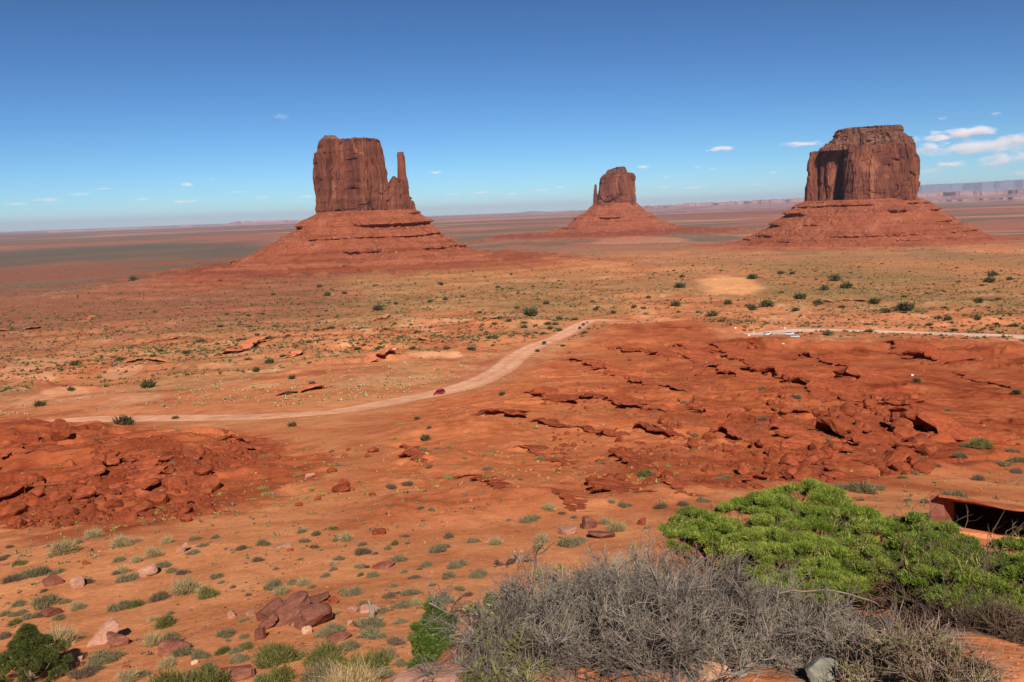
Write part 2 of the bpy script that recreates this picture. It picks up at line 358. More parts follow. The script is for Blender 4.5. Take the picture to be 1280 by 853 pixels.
M['bark'] = simple_noise_mat('grey_brown_bark', (.16, .10, .07), (.30, .21, .15), 20)
M['darkbark'] = simple_noise_mat('dark_twig', (.07, .045, .03), (.15, .095, .065), 20)
M['twig'] = leaf_mat('dead_twig', (.075, .058, .048), (.235, .19, .155), 5, .05)
M['twigpale'] = simple_noise_mat('pale_dead_twig', (.24, .2, .155), (.42, .35, .28), 30)
M['stumpwood'] = simple_noise_mat('weathered_wood', (.2, .15, .11), (.36, .29, .22), 12)
M['pebble'] = simple_noise_mat('pebbles', (.28, .09, .045), (.5, .26, .17), .8, 1, .02, 0, 0, 'World', stops=[(.3, (.22, .07, .035)), (.5, (.38, .14, .075)), (.66, (.42, .18, .11)), (.85, (.6, .42, .32))])

# ------------------------------------------------------------------ ground sheet (one sheet to the horizon)
az_f = np.arange(-38, 38.001, .068)
az = np.concatenate([np.arange(-180, -60, 6.), np.arange(-60, -38, 1.), az_f, np.arange(39, 61, 1.), np.arange(66, 181, 6.)])
rr = np.concatenate([np.linspace(.35, 8, 150, endpoint=False), np.geomspace(8, 60, 230, endpoint=False), np.linspace(60, 330, 520, endpoint=False),
                     np.geomspace(330, 3000, 330, endpoint=False), np.geomspace(3000, 90000, 110)])
AZ, RR = np.meshgrid(np.radians(az), rr); X = (np.sin(AZ)*RR).ravel(); Y = (np.cos(AZ)*RR).ravel()
Z = H(X, Y)
th, r = polar(X, Y)
def lerp(a, b, t_): return a*(1-t_[:, None])+b*t_[:, None]
A = lambda *c_: np.array(c_)[None, :]
nB0 = fbm(X/16, Y/12, 4, 202)
wx = X+6*fbm(X/18, Y/18, 3, 5); wy = Y+6*fbm(X/18, Y/18, 3, 6)
wx2 = wx+9*fbm(X/9, Y/8, 3, 55); wy2 = wy+9*fbm(X/9, Y/8, 3, 56)
red = np.maximum(inpoly(PRR, wx2, wy2, 5.5), inpoly(PRL, wx2, wy2, 3.6)); red = np.clip(red*(1.25+.4*nB0), 0, 1)
col = np.repeat(A(.60, .232, .093), len(X), 0)
nA = fbm(X/55, Y/40, 4, 201); nB = fbm(X/11, Y/9, 4, 202)
col = lerp(col, A(.52, .165, .065), sst(-.1, .5, nA)*.6)
deep = np.maximum(inpoly(PRL, wx2, wy2, 5.0), sst(1, 17, th+9*fbm(X/30, Y/25, 4, 77))*(.75+.25*sst(-.3, .1, fbm(X/22, Y/16, 3, 78))))
col = lerp(col, A(.45, .125, .047), red*.85)
col = lerp(col, A(.305, .068, .025), red*np.clip(deep*(.8+.35*nB), 0, 1))
col = lerp(col, A(.205, .040, .016), red*deep*sst(.0, .45, nB)*.7)
mid = .95*sst(270, 340, r)*(1-sst(900, 1500, r))*(1-red)
col = lerp(col, A(.50, .175, .078), mid*(.5+.4*nB))
col = lerp(col, A(.36, .09, .04), mid*sst(.05, .3, fbm(X/30+2*nA, Y/15, 4, 212))*.7)
col = lerp(col, A(.27, .185, .08), mid*sst(-.1, .3, fbm(X/48, Y/60, 4, 203))*.42)
col = lerp(col, A(.66, .33, .17), mid*sst(.12, .4, fbm(X/20, Y/26, 4, 204))*.6)
# greener scrub flats further out
gr = sst(560, 800, r)*(1-sst(1900, 2600, r))
gmask = np.clip(.35+.9*fbm(X/160, Y/260, 4, 205)+.35*sst(-6, 16, th), 0, 1)
col = lerp(col, A(.215, .155, .062), gr*gmask*.7)
lf = sst(520, 950, r*(1+.2*fbm(X/120, Y/120, 3, 19)))*(1-sst(1700, 2000, r))*(1-sst(-14, -8, th))
col = lerp(col, A(.25, .092, .052), lf*(.8+.2*nB))
fa = sst(1350, 1700, r)
str_ = fbm(th/9+.8*np.log(r), np.log(r)*9, 4, 207)
fc = lerp(np.repeat(A(.33, .13, .082), len(X), 0)*(1-.25*sst(5000, 12000, r))[:, None], A(.165, .125, .085), sst(-.12, .15, str_))
fc = lerp(fc, A(.42, .19, .12), sst(.22, .34, fbm(th/12, np.log(r)*13, 3, 208)))
col = lerp(col, fc, fa*(.3+.7*np.clip(sst(1900, 2700, r)+ (1-sst(-16, -12, th)), 0, 1)))
lr = r*(1+.12*fbm(th/4, th*0, 3, 9)); gl = sst(3000, 3500, lr)*(1-sst(5200, 6000, lr))*(1-sst(-19, -14, th))
ll = sst(1400, 1700, r)*(1-sst(2900, 3300, r))*(1-sst(-18, -13, th)); col = lerp(col, lerp(np.repeat(A(.24, .095, .056), len(X), 0), A(.17, .11, .066), sst(-.1, .3, str_)), ll*.85)
col = lerp(col, A(.125, .10, .07), gl*.85)
for (a0, a1, hR) in [(math.degrees(math.atan2(BUT[0][0], BUT[0][1])), 0, 0)]: pass
for (bx, by, ra, ha) in BUT:
    dd = np.hypot(X-bx, Y-by)/ra*(1+.18*fbm(X/120, Y/120, 3, 15)); ap = 1-sst(.95, 1.6, dd)
    bd = n2(Z/2.2+.3*fbm(X/60, Y/60, 2, 3), Z*0, 17)
    col = lerp(col, lerp(np.repeat(A(.38, .115, .055), len(X), 0), A(.26, .062, .032), sst(-.2, .5, bd)), ap*.9)
col = lerp(col, A(.72, .33, .14), inpoly(PAN, wx, wy, .5)*.95)
col = lerp(col, A(.56, .21, .095), inpoly(SHO, wx, wy, .9)*.6)
rd = road_dist(X, Y)
col = lerp(col, A(.52, .22, .115), (1-sst(0, 9, rd))*.35)
nc, nr = len(az), len(rr)
i = np.arange(nr-1)[:, None]*nc; j = np.arange(nc-1)[None, :]
Fq = np.stack([i+j, i+nc+j, i+nc+j+1, i+j+1], -1).reshape(-1, 4)[:, ::-1]
ctr = len(X)
V = np.concatenate([np.stack([X, Y, Z], 1), [[0, 0, -1.62]]]); col = np.concatenate([col, [[.5, .18, .08]]])
fan = np.stack([np.full(nc-1, ctr), np.arange(nc-1), np.arange(1, nc)], 1)[:, ::-1]
g = mesh_np('desert_ground', V, [Fq, fan], M['ground'], True, None, col); tag(g, kind='structure')
# roads
for Q, wd, mk in zip(RL, RW, ('road', 'road_pale')):
    T = np.gradient(Q, axis=0); T /= np.linalg.norm(T, axis=1)[:, None]; Nn = np.stack([-T[:, 1], T[:, 0]], 1)
    offs = np.array([-1.0, -.9, -.78, -.6, -.5, -.38, -.22, -.1, .1, .22, .38, .5, .6, .78, .9, 1.0]); no = len(offs); vs = []
    tint = np.array([.86, .84, .95, 1.06, 1.0, 1.07, 1.0, .93, .93, 1.0, 1.07, 1.0, 1.06, .95, .84, .86]); lift = np.array([-.12, .12, .10, 0, .01, 0, .03, .04, .04, .03, 0, .01, 0, .10, .12, -.12])
    for k in range(len(Q)):
        ww = wd*(1+.14*float(n2(k*.11, 3.3, 9))+.06*float(n2(k*.5, 1.3, 19)))
        for o in offs:
            p = Q[k]+Nn[k]*(o*ww+.25*float(n2(k*.07, o*2, 29))); vs.append((p[0], p[1]))
    vs = np.array(vs); zz = H(vs[:, 0], vs[:, 1])+.10+np.tile(lift, len(Q))
    i = np.arange(len(Q)-1)[:, None]*no; j = np.arange(no-1)[None, :]
    c_ = np.array([.70, .345, .195] if mk == 'road' else [.68, .44, .32])[None]*np.tile(tint, len(Q))[:, None]*(1+.07*fbm(vs[:, 0]/6, vs[:, 1]/6, 3, 5))[:, None]
    ob = mesh_np('road', np.column_stack([vs, zz]), np.stack([i+j, i+j+1, i+no+1+j, i+no+j], -1).reshape(-1, 4), M['ground'], True, None, c_); tag(ob, kind='structure')

# ------------------------------------------------------------------ haze over the far country
HZ_X = 88000
hv = [(-HZ_X, -3000, -121), (HZ_X, -3000, -121), (HZ_X, HZ_X, -121), (-HZ_X, HZ_X, -121)]; hv += [(a, b_, 700.) for a, b_, _ in hv]
hb = mesh_np('haze', hv, [[0, 3, 2, 1], [4, 5, 6, 7], [0, 1, 5, 4], [1, 2, 6, 5], [2, 3, 7, 6], [3, 0, 4, 7]]); tag(hb, kind='stuff')
mt = bpy.data.materials.new('haze'); mt.use_nodes = True; t = mt.node_tree; t.nodes.clear()
pv = N(t, 'ShaderNodeVolumePrincipled', Density=1.7e-5); pv.inputs['Color'].default_value = (.68, .77, .98, 1); pv.inputs['Anisotropy'].default_value = .1
ou = t.nodes.new('ShaderNodeOutputMaterial'); t.links.new(pv.outputs[0], ou.inputs['Volume']); hb.data.materials.append(mt)

# ------------------------------------------------------------------ far mesas and mountains
def mesa(outline, D, depth, name, mat, baseY=None, seed=0, rough=1.0):
    P = np.array(outline, float); xs = np.arange(P[0, 0], P[-1, 0], 1.3); ys = np.interp(xs, P[:, 0], P[:, 1])+rough*.5*n2(xs/3.1, xs*0, seed)+rough*.35*n2(xs/1.1, xs*0, seed+1)
    d = pdir(xs, ys); hd = d.copy(); hd[:, 2] = 0; hl = np.linalg.norm(hd, axis=1); hd /= hl[:, None]
    vary = 1+.03*fbm(xs/25, xs*0, 3, seed+3)
    Dk = D*vary; top = Dk*d[:, 2]/hl; zb = -120.
    prof = [(-.9, -.05), (-.5, .25), (-.28, .48), (-.2, .55), (-.17, .93), (-.12, 1.0), (0.3, 1.02), (1.0, .9), (1.3, -.1)]
    vs = []
    for o, h_ in prof:
        dd = Dk + depth*(o+.045*fbm(xs/6, xs*0+o*3, 3, seed+7)*(o < 0))
        vs.append(np.column_stack([hd[:, 0]*dd, hd[:, 1]*dd, zb+(top-zb)*h_]))
    n = len(xs); V = np.concatenate(vs); i = np.arange(len(prof)-1)[:, None]*n; j = np.arange(n-1)[None, :]
    return tag(mesh_np(name, V, np.stack([i+j, i+j+1, i+n+j+1, i+n+j], -1).reshape(-1, 4), mat, False), kind='structure')
M['mesaL'] = simple_noise_mat('far_mesa_left', (.30, .16, .15), (.42, .25, .22), .0006, 1, .02, 0, 0, 'World')
M['mount'] = simple_noise_mat('far_mountain', (.10, .10, .12), (.14, .13, .14), .0006, 1, .02, 0, 0, 'World')
mesa([(60,289),(120,287),(160,285),(200,285),(224,284),(228,281),(240,281),(246,284),(284,280),(294,277),(330,276),(372,275),(420,276),(470,277)], 30000, 2500, 'distant_mesa', M['mesaL'], seed=10, rough=.6)
mesa([(430,277),(540,272),(575,271),(600,269),(640,269),(680,266),(735,263),(800,258),(850,256),(862,254),(905,253),(935,251),(1000,248),(1080,243),(1145,242),(1200,239),(1240,239),(1290,235.5),(1380,232)], 24000, 2600, 'distant_mesa', M['mesa'], seed=20)
mesa([(500,283),(560,277),(620,276),(700,274),(760,270),(840,266),(905,263),(960,261),(1040,255),(1120,253),(1180,250),(1250,247),(1380,244)], 15000, 1200, 'distant_mesa', M['mesa'], seed=30, rough=.7)
mesa([(600,269),(640,267),(665,264),(690,265),(720,263)], 60000, 4000, 'distant_mountain', M['mount'], seed=40, rough=.3)
mesa([(1050,236),(1120,233),(1160,231),(1185,230),(1210,229),(1240,227),(1290,224),(1380,221)], 62000, 4000, 'distant_mountain', M['mount'], seed=41, rough=.4)

# ------------------------------------------------------------------ buttes
def ring_stack(rows, n, expo, disp, top_noise=0, seed=0, close=True, depth_off=0.0):
    """rows: (z, xl, xr, depth, yoff). Closed rings, superellipse plan, displaced along the outline normal by disp(ang_len, z)."""
    a = np.linspace(0, 2*PI, n, endpoint=False)
    ca, sa = np.cos(a), np.sin(a); sx = np.sign(ca)*np.abs(ca)**(2/expo); sy = np.sign(sa)*np.abs(sa)**(2/expo)
    vs = []
    for (z, xl, xr, dp, yo) in rows:
        cx = (xl+xr)/2; hw = (xr-xl)/2
        px_, py_ = cx+sx*hw, yo+sy*dp/2
        nx, ny = sx/max(hw, 1e-3), sy/max(dp/2, 1e-3); L = np.hypot(nx, ny)+1e-9; nx /= L; ny /= L
        o, dz = disp(px_, py_, np.full(n, z), hw)
        vs.append(np.column_stack([px_+nx*o, py_+ny*o, z+dz]))
    V = np.concatenate(vs); m_ = len(rows)
    i = np.arange(m_-1)[:, None]*n; j = np.arange(n)[None, :]; j2 = (j+1) % n
    Fq = np.stack([i+j, i+j2, i+n+j2, i+n+j], -1).reshape(-1, 4)
    tris = []
    if close:
        last = (m_-1)*n; c0 = V[last:last+n].mean(0); c0[2] += 0; V = np.concatenate([V, [c0]]); k = len(V)-1
        tris = np.stack([last+np.arange(n), last+(np.arange(n)+1) % n, np.full(n, k)], 1)
    return V, [Fq, tris] if close else [Fq]
def interp_rows(keys, nrow, depth_f):
    """keys: (py, pxl, pxr) from base to top."""
    K = np.array(keys, float); s = np.linspace(0, 1, nrow); u = (K[0, 0]-K[:, 0])/(K[0, 0]-K[-1, 0])
    return [(np.interp(q, u, K[:, 0]), np.interp(q, u, K[:, 1]), np.interp(q, u, K[:, 2])) for q in s]
def cliff_disp(S, seed, amp, colw):
    def f(x, y, z, hw):
        wob = 8*S*n3(x/(40*S), y/(40*S), z/(60*S), seed+9)
        u_ = n3((x+wob)/(colw*S), (y+wob)/(colw*S), z/(420*S), seed)
        v_ = n3(x/(colw*.42*S), y/(colw*.42*S), z/(220*S), seed+1)
        w_ = n3(x/(colw*.17*S), y/(colw*.17*S), z/(30*S), seed+2)
        crack = -np.exp(-(u_/.05)**2)*1.6-np.exp(-((v_-.1)/.06)**2)*.7
        st = n3(x*.004/S, y*.004/S, z/(7*S), seed+3)
        cu = (x+.7*y)/(colw*.62*S)+.5*n3(x/(20*S), y/(20*S), z/(60*S), seed+21); ci = np.floor(cu).astype(np.int64); cv = z/(48*S)+_h(ci, 3, 7, seed)*2+.25*n3(x/(9*S), y/(9*S), z*0, seed+22)
        blk = _h(ci, np.floor(cv).astype(np.int64), 5, seed+23); cf = cu-np.floor(cu); joint = -np.exp(-(np.minimum(cf, 1-cf)/.045)**2)*(.5+.5*_h(ci, 9, 9, seed))
        cu2 = (x+.7*y)/(colw*.23*S)+.4*n3(x/(8*S), y/(8*S), z/(40*S), seed+31); c2 = np.floor(cu2).astype(np.int64); cv2 = z/(20*S)+_h(c2, 3, 7, seed+2)*3; blk = blk+.45*_h(c2, np.floor(cv2).astype(np.int64), 5, seed+33)
        st = st+3.4*blk+3.0*joint
        o = amp*S*(.9*u_+.55*v_+.28*w_+crack+.22*st)
        return o, 1.5*S*w_
    return f
def talus_rows(D, ax, keys, nrow, ledges, dfac, yo=0, zbase=None):
    K = np.array(keys, float)
    lx, lz = plane_pt(K[:, 1], K[:, 0], D, ax); rx, rz = plane_pt(K[:, 2], K[:, 3], D, ax)
    zc = (lz+rz)/2
    s = np.linspace(zc[0], zc[-1], nrow); rows = []
    for z in s:
        xl = np.interp(z, zc, lx); xr = np.interp(z, zc, rx); rows.append([z, xl, xr, (xr-xl)*dfac, yo])
    return rows
def place_frame(ax, D):
    a = pdir(ax, 270)[0]; a = np.array([a[0], a[1]]); a /= np.linalg.norm(a)
    return (a[0]*D, a[1]*D, 0), -math.atan2(a[0], a[1])
def tower(D, ax, keys, depth, yo, nrow, n, expo, S, seed, amp, colw, mat, name, parent, topz=None):
    rows = []
    for (py, pl, pr) in interp_rows(keys, nrow, None):
        x_, z_ = plane_pt([pl, pr, (pl+pr)/2], [py, py, py], D, ax); rows.append((z_[2], x_[0], x_[1], depth if not callable(depth) else depth(z_), yo))
    z0 = rows[-1]; wt = z0[2]-z0[1]
    for q in (.86, .6, .3): rows.append((z0[0]+(.6 if topz is None else topz)*S*(1-q)*6, (z0[1]+z0[2])/2-wt*q/2, (z0[1]+z0[2])/2+wt*q/2, z0[3]*q, yo))
    V, Fc = ring_stack(rows, n, expo, cliff_disp(S, seed, amp, colw), seed=seed)
    return mesh_np(name, V, Fc, mat, False, parent)
def talus(D, ax, keys, ledges, dfac, yo, S, seed, mat, parent, n=640, nrow=190, zb=-122):
    """keys: (pyL, pxL, pxR, pyR) from bottom to top; ledges: list of (height fraction, step depth m)"""
    rows = talus_rows(D, ax, keys, nrow, ledges, dfac, yo)
    z0, z1 = rows[0][0], rows[-1][0]
    def f(x, y, z, hw):
        fr = (z[0]-z0)/(z1-z0)
        gul = n3(x/(26*S), y/(26*S), z/(400*S), seed); rg = n3(x/(9*S), y/(9*S), z/(22*S), seed+1); rb = n3(x/(3.5*S), y/(3.5*S), z/(4*S), seed+2)
        o = S*(3.6*gul+9*n3(x/(75*S), y/(75*S), z/(500*S), seed+11)*(1-fr)+2.4*rg+1.8*rb)*(1 if fr < .97 else .4)
        for (lf, dep, ph) in ledges:
            wv = lf+.012*n3(x/(50*S), y/(50*S), z*0, seed+5); bw_ = dep*S/(z1-z0)*.9
            on = sst(-.35, .0, n3(x/(70*S)+ph*7, y/(70*S), z*0, seed+6))
            t1 = np.clip((fr-wv+bw_)/bw_, 0, 1); up1 = 1-sst(0, bw_*3.5, fr-wv)
            o = o+on*dep*S*1.75*(t1*up1)*(1+.35*n3(x/(5*S), y/(5*S), z*0, seed+8))-on*dep*S*.6*np.exp(-((fr-wv+bw_*.8)/(bw_*.35))**2)
        return o, .8*S*rg
    rows.insert(0, [zb, rows[0][1]-(z0-zb)*1.9, rows[0][2]+(z0-zb)*1.9, rows[0][3]+(z0-zb)*3.8*dfac, yo])
    V, Fc = ring_stack(rows, n, 2.0, f, seed=seed)
    ob = mesh_np('talus_slope', V, Fc, mat, False, parent); g = np.random.default_rng(seed+50)
    idx = g.integers(n*3, len(V)-n*6, 9000); idx = idx[V[idx, 1] < 40*S]; idx = idx[n3(V[idx, 0]/(30*S), V[idx, 1]/(30*S), V[idx, 2]/(12*S), seed+60)+g.uniform(-.4, .4, len(idx)) > .1]
    oc = np.array([(1, 0, 0), (-1, 0, 0), (0, 1, 0), (0, -1, 0), (0, 0, .9), (0, 0, -.6)], float); of = np.array([(0, 2, 4), (2, 1, 4), (1, 3, 4), (3, 0, 4), (2, 0, 5), (1, 2, 5), (3, 1, 5), (0, 3, 5)])
    sz = S*(.35+2.0*g.random(len(idx))**3); VV = V[idx][:, None]+(oc[None]*g.uniform(.6, 1.3, (len(idx), 6, 1))+g.normal(0, .15, (len(idx), 6, 3)))*sz[:, None, None]
    b2 = mesh_np('talus_boulders', VV.reshape(-1, 3), (of[None]+(np.arange(len(idx))*6)[:, None, None]).reshape(-1, 3), M['talus_rock'], False, parent); b2['kind'] = 'stuff'
    return ob

# West: mitten with the thumb on its right
D = 1650; ax = 455; loc, rz = place_frame(ax, D)
bw = thing('sandstone_butte', loc, rz, 'red sandstone butte with a slim thumb spire on its right side', 'butte', 'buttes on the valley floor')
talus(D, ax, [(344,262,640,336),(335,285,612,322),(328,296,598,313),(317,318,578,306),(309,336,560,297),(300,350,548,290),(282,373,535,281),(270,388,523,270),(263,396,518,265)],
      [(.21, 7.5, 0), (.40, 6, 1.3), (.79, 6, 2.1), (.60, 3, .4), (.94, 3, 3), (.07,3,4)], .8, 0, 1.0, 301, M['talus_west'], bw)
tower(D, ax, [(272,400,493),(266,399,494),(262,397,492),(254,396.5,491),(240,396,488),(225,394,484),(205,393,480.5),(192,393.5,478.5),(191,396.5,478),(184,396,476.5),(180,397,475),(176,400,470)], 85, 4, 90, 520, 5.5, 1.0, 311, 4.2, 26, M['cliff_west'], 'cliff_tower', bw)
tower(D, ax, [(266,482,518),(262,482,516.5),(252,483,514),(243,483,512),(235,485,510.5),(229,486,509),(224.5,488,500)], 55, 0, 50, 220, 4, 1.0, 321, 3.2, 16, M['cliff_west'], 'shoulder', bw)
tower(D, ax, [(236,496.5,511.5),(228,497,510),(221,497,508),(212,497,507),(203,496.8,506.3),(196,496.4,505.6),(194.6,496.2,504.6),(191,496.6,504.2)], 16, 0, 40, 90, 3.2, 1.0, 331, .6, 7, M['cliff_west'], 'thumb_spire', bw, .2)
tower(D, ax, [(228,489.5,495),(224,490,494.5),(221.5,491,493.8)], 14, -8, 12, 60, 3.2, 1.0, 341, 1, 6, M['cliff_west'], 'pinnacle', bw, .2)
tower(D, ax, [(179,399,424),(175,402,424),(173,404,421),(172.8,405.5,421.5),(171,406,419)], 50, 0, 18, 120, 3.5, 1.0, 351, 1.6, 9, M['caprock'], 'cap_rock', bw, .1)
tower(D, ax, [(181,425,474),(178.5,430,468),(176.5,434,463),(175,437,460),(174,440,458)], 60, 0, 18, 160, 3.5, 1.0, 361, 1.8, 11, M['caprock'], 'cap_rock', bw, .1)
# East: the middle butte
D = 3400; ax = 768; loc, rz = place_frame(ax, D); S = 1.3
be = thing('sandstone_butte', loc, rz, 'small distant red butte in the middle with a thin spire on its left', 'butte', 'buttes on the valley floor')
talus(D, ax, [(297,640,880,294),(290,668,858,291),(286,690,846,286),(281,711,832,281),(272,722,816,270),(265,733,806,263),(257,740.5,796,256),(254,742,795,254)],
      [(.30, 6, 0), (.58, 5, 1.3), (.12, 6, 2.1)], .8, 0, S, 401, M['talus_east'], be, 420, 120)
tower(D, ax, [(262,748,794),(257,747,795),(250,747.5,794.5),(242,748.5,793.4),(232,749.5,792.5),(225,751,791.5),(221,753,791.5),(218,756,790.5),(217.2,760,789)], 120, 0, 60, 360, 4.5, S, 411, 4.6, 28, M['cliff_east'], 'cliff_tower', be)
tower(D, ax, [(258,741,751),(252,741.5,750),(244,742,746.8),(238,742.6,746),(232.5,743,745.8),(231,743.4,745.2)], 18, 0, 30, 70, 3, S, 421, 1.3, 9, M['cliff_east'], 'spire', be, .1)
tower(D, ax, [(218,758,784),(216,759,783.5),(213,759.5,782.5),(211.6,763,782),(210,768,781),(209.3,771,780)], 70, 0, 20, 130, 3, S, 431, 3.0, 12, M['caprock'], 'cap_rock', be, .1)
# Right: the big blunt butte
D = 2250; ax = 1077; loc, rz = place_frame(ax, D); S = 1.1
bm_ = thing('sandstone_butte', loc, rz, 'massive blunt butte on the right with dark shaded clefts at its left end', 'butte', 'buttes on the valley floor')
talus(D, ax, [(301,928,1240,295),(296,940,1222,290),(290,952,1207,285),(283,963,1200,280),(275,975,1184,271),(267,986,1169,262),(259,998,1156,254),(252,1006,1147,247)],
      [(.20, 6, 0), (.72, 7, 1.3), (.45, 5, 2.1), (.88, 4, .6), (.08, 4, 5)], 1.0, -25, S, 501, M['talus_merrick'], bm_, 620, 170)
tower(D, ax, [(268,1057,1143),(256,1056,1144),(250,1055.5,1143.5),(240,1056,1145),(225,1056.5,1147),(205,1057,1146.5),(195,1058,1144.5),(186,1060,1142.5),(184,1062,1140)], lambda z_: 178-75*min(1, max(0, (float(z_[2])-0)/190.)), -42, 90, 480, 5, S, 511, 4.2, 26, M['cliff_merrick'], 'cliff_tower', bm_)
tower(D, ax, [(258,1036,1100),(240,1037,1100),(220,1038,1100),(200,1040,1100),(186,1042,1100),(182,1046,1100)], 120, 54, 70, 360, 4.5, S, 521, 4.6, 22, M['cliff_merrick'], 'cliff_wing', bm_)
tower(D, ax, [(262,1030,1040),(240,1031,1044),(215,1033,1049),(197,1036,1053),(188,1040,1056)], 100, -6, 60, 200, 3.5, S, 571, 3.6, 12, M['cliff_merrick'], 'cliff_wing', bm_)
tower(D, ax, [(258,1022,1044),(240,1023,1044),(215,1025,1043),(195,1026,1043),(184,1028,1043)], 110, 12, 60, 240, 4, S, 541, 3.6, 16, M['cliff_merrick'], 'cliff_wing', bm_)
tower(D, ax, [(260,1006,1024),(240,1007.5,1024),(215,1010.5,1023.5),(200,1012,1023.5),(191,1013,1023.5)], 110, 20, 60, 200, 4, S, 551, 3.4, 14, M['cliff_merrick'], 'cliff_wing', bm_)
tower(D, ax, [(188,1024,1144),(185,1025,1142),(182,1028,1141.5),(181.6,1031,1139),(178.6,1033,1139),(178.2,1036,1137),(175,1037,1137.5),(174.6,1041,1133),(172,1043,1132),(170,1047,1128)], 175, -4, 40, 420, 3.4, S, 531, 3.0, 15, M['caprock'], 'cap_shoulder', bm_)
tower(D, ax, [(171,1043,1126),(168,1042,1127),(166,1044,1128),(162,1046,1127),(160.5,1055,1126)], 130, 0, 24, 320, 3.4, S, 561, 2.6, 10, M['caprock'], 'cap_rock', bm_, .1)

# ------------------------------------------------------------------ broken ledges on the red slopes
def toward_low(P):
    T = np.gradient(P[:, :2], axis=0); T /= np.linalg.norm(T, axis=1)[:, None]+1e-9
    Nn = np.stack([T[:, 1], -T[:, 0]], 1); s = np.sign((Nn*-P[:, :2]).sum(1).mean()); return Nn*s
LEDGE = 0
def ledge(pts, h, label, back=8.0, over=.85, name='rock_ledge', mat='redrock', step=None):
    global LEDGE; LEDGE += 1; sd = 1000+LEDGE*17
    P = ground([p[0] for p in pts], [p[1] for p in pts]); r = np.linalg.norm(P[:, :2], axis=1).mean()
    st = step or max(.22, r*.0016)
    Q = smooth_line(P[:, :2], st); s = np.concatenate([[0], np.cumsum(np.linalg.norm(np.diff(Q, axis=0), axis=1))]); n = max(12, int(s[-1]/st))
    u = np.linspace(0, s[-1], n); Q = np.stack([np.interp(u, s, Q[:, 0]), np.interp(u, s, Q[:, 1])], 1)
    Nn = toward_low(np.column_stack([Q, np.zeros(n)]))
    for _ in range(6): Nn[1:-1] = (Nn[:-2]+Nn[1:-1]*2+Nn[2:])/4
    z0 = u*0
    off = h*(1.5*n2(u/(4.5*h), z0, sd)+.9*n2(u/(1.8*h), z0, sd+1)+.45*np.round(1.5*n2(u/(.8*h), z0, sd+2)))
    Q = Q+Nn*off[:, None]
    hh = h*np.clip(.75+.9*n2(u/(5*h), z0, sd+3)+.45*n2(u/(1.3*h), z0, sd+4), .12, 1.6)*sst(0, .12, u/u[-1])*sst(0, .12, 1-u/u[-1])
    prof = [(-back, -.35, 0), (-back*.6, .10, 1), (-back*.25, .42, 1), (-.8, .75, 1), (0, .95, 1), (over*.8, 1.0, 1), (over, .86, 1), (over*.95, .7, 1), (over*.35, .55, 1), (-.9, .46, 1), (-1.0, .12, 1), (-.3, -.15, 1), (.5, -.5, 0)]
    vs = []
    for k, (o, zz, nf) in enumerate(prof):
        jit = .16*h*n2(u/(.55*h)+k*5.1, z0+k, sd+6)*nf+.12*h*n2(u/(.25*h), z0+k*2.3, sd+7)*nf
        xy = Q+Nn*((o*np.where(zz > 0, np.clip(hh/h, .4, 1.3), 1)*h)+jit)[:, None]
        vs.append(np.column_stack([xy, H(xy[:, 0], xy[:, 1])*(1 if o < 0 else 0)+(0 if o < 0 else 1)*H(Q[:, 0], Q[:, 1])+hh*zz-(0.12*h if zz < 0 else 0)+jit*.4]))
    V = np.concatenate(vs); i = np.arange(len(prof)-1)[:, None]*n; j = np.arange(n-1)[None, :]
    return tag(mesh_np(name, V, np.stack([i+j, i+j+1, i+n+j+1, i+n+j], -1).reshape(-1, 4), M[mat], False), label, 'rock ledge', 'broken rock ledges across the valley slopes')
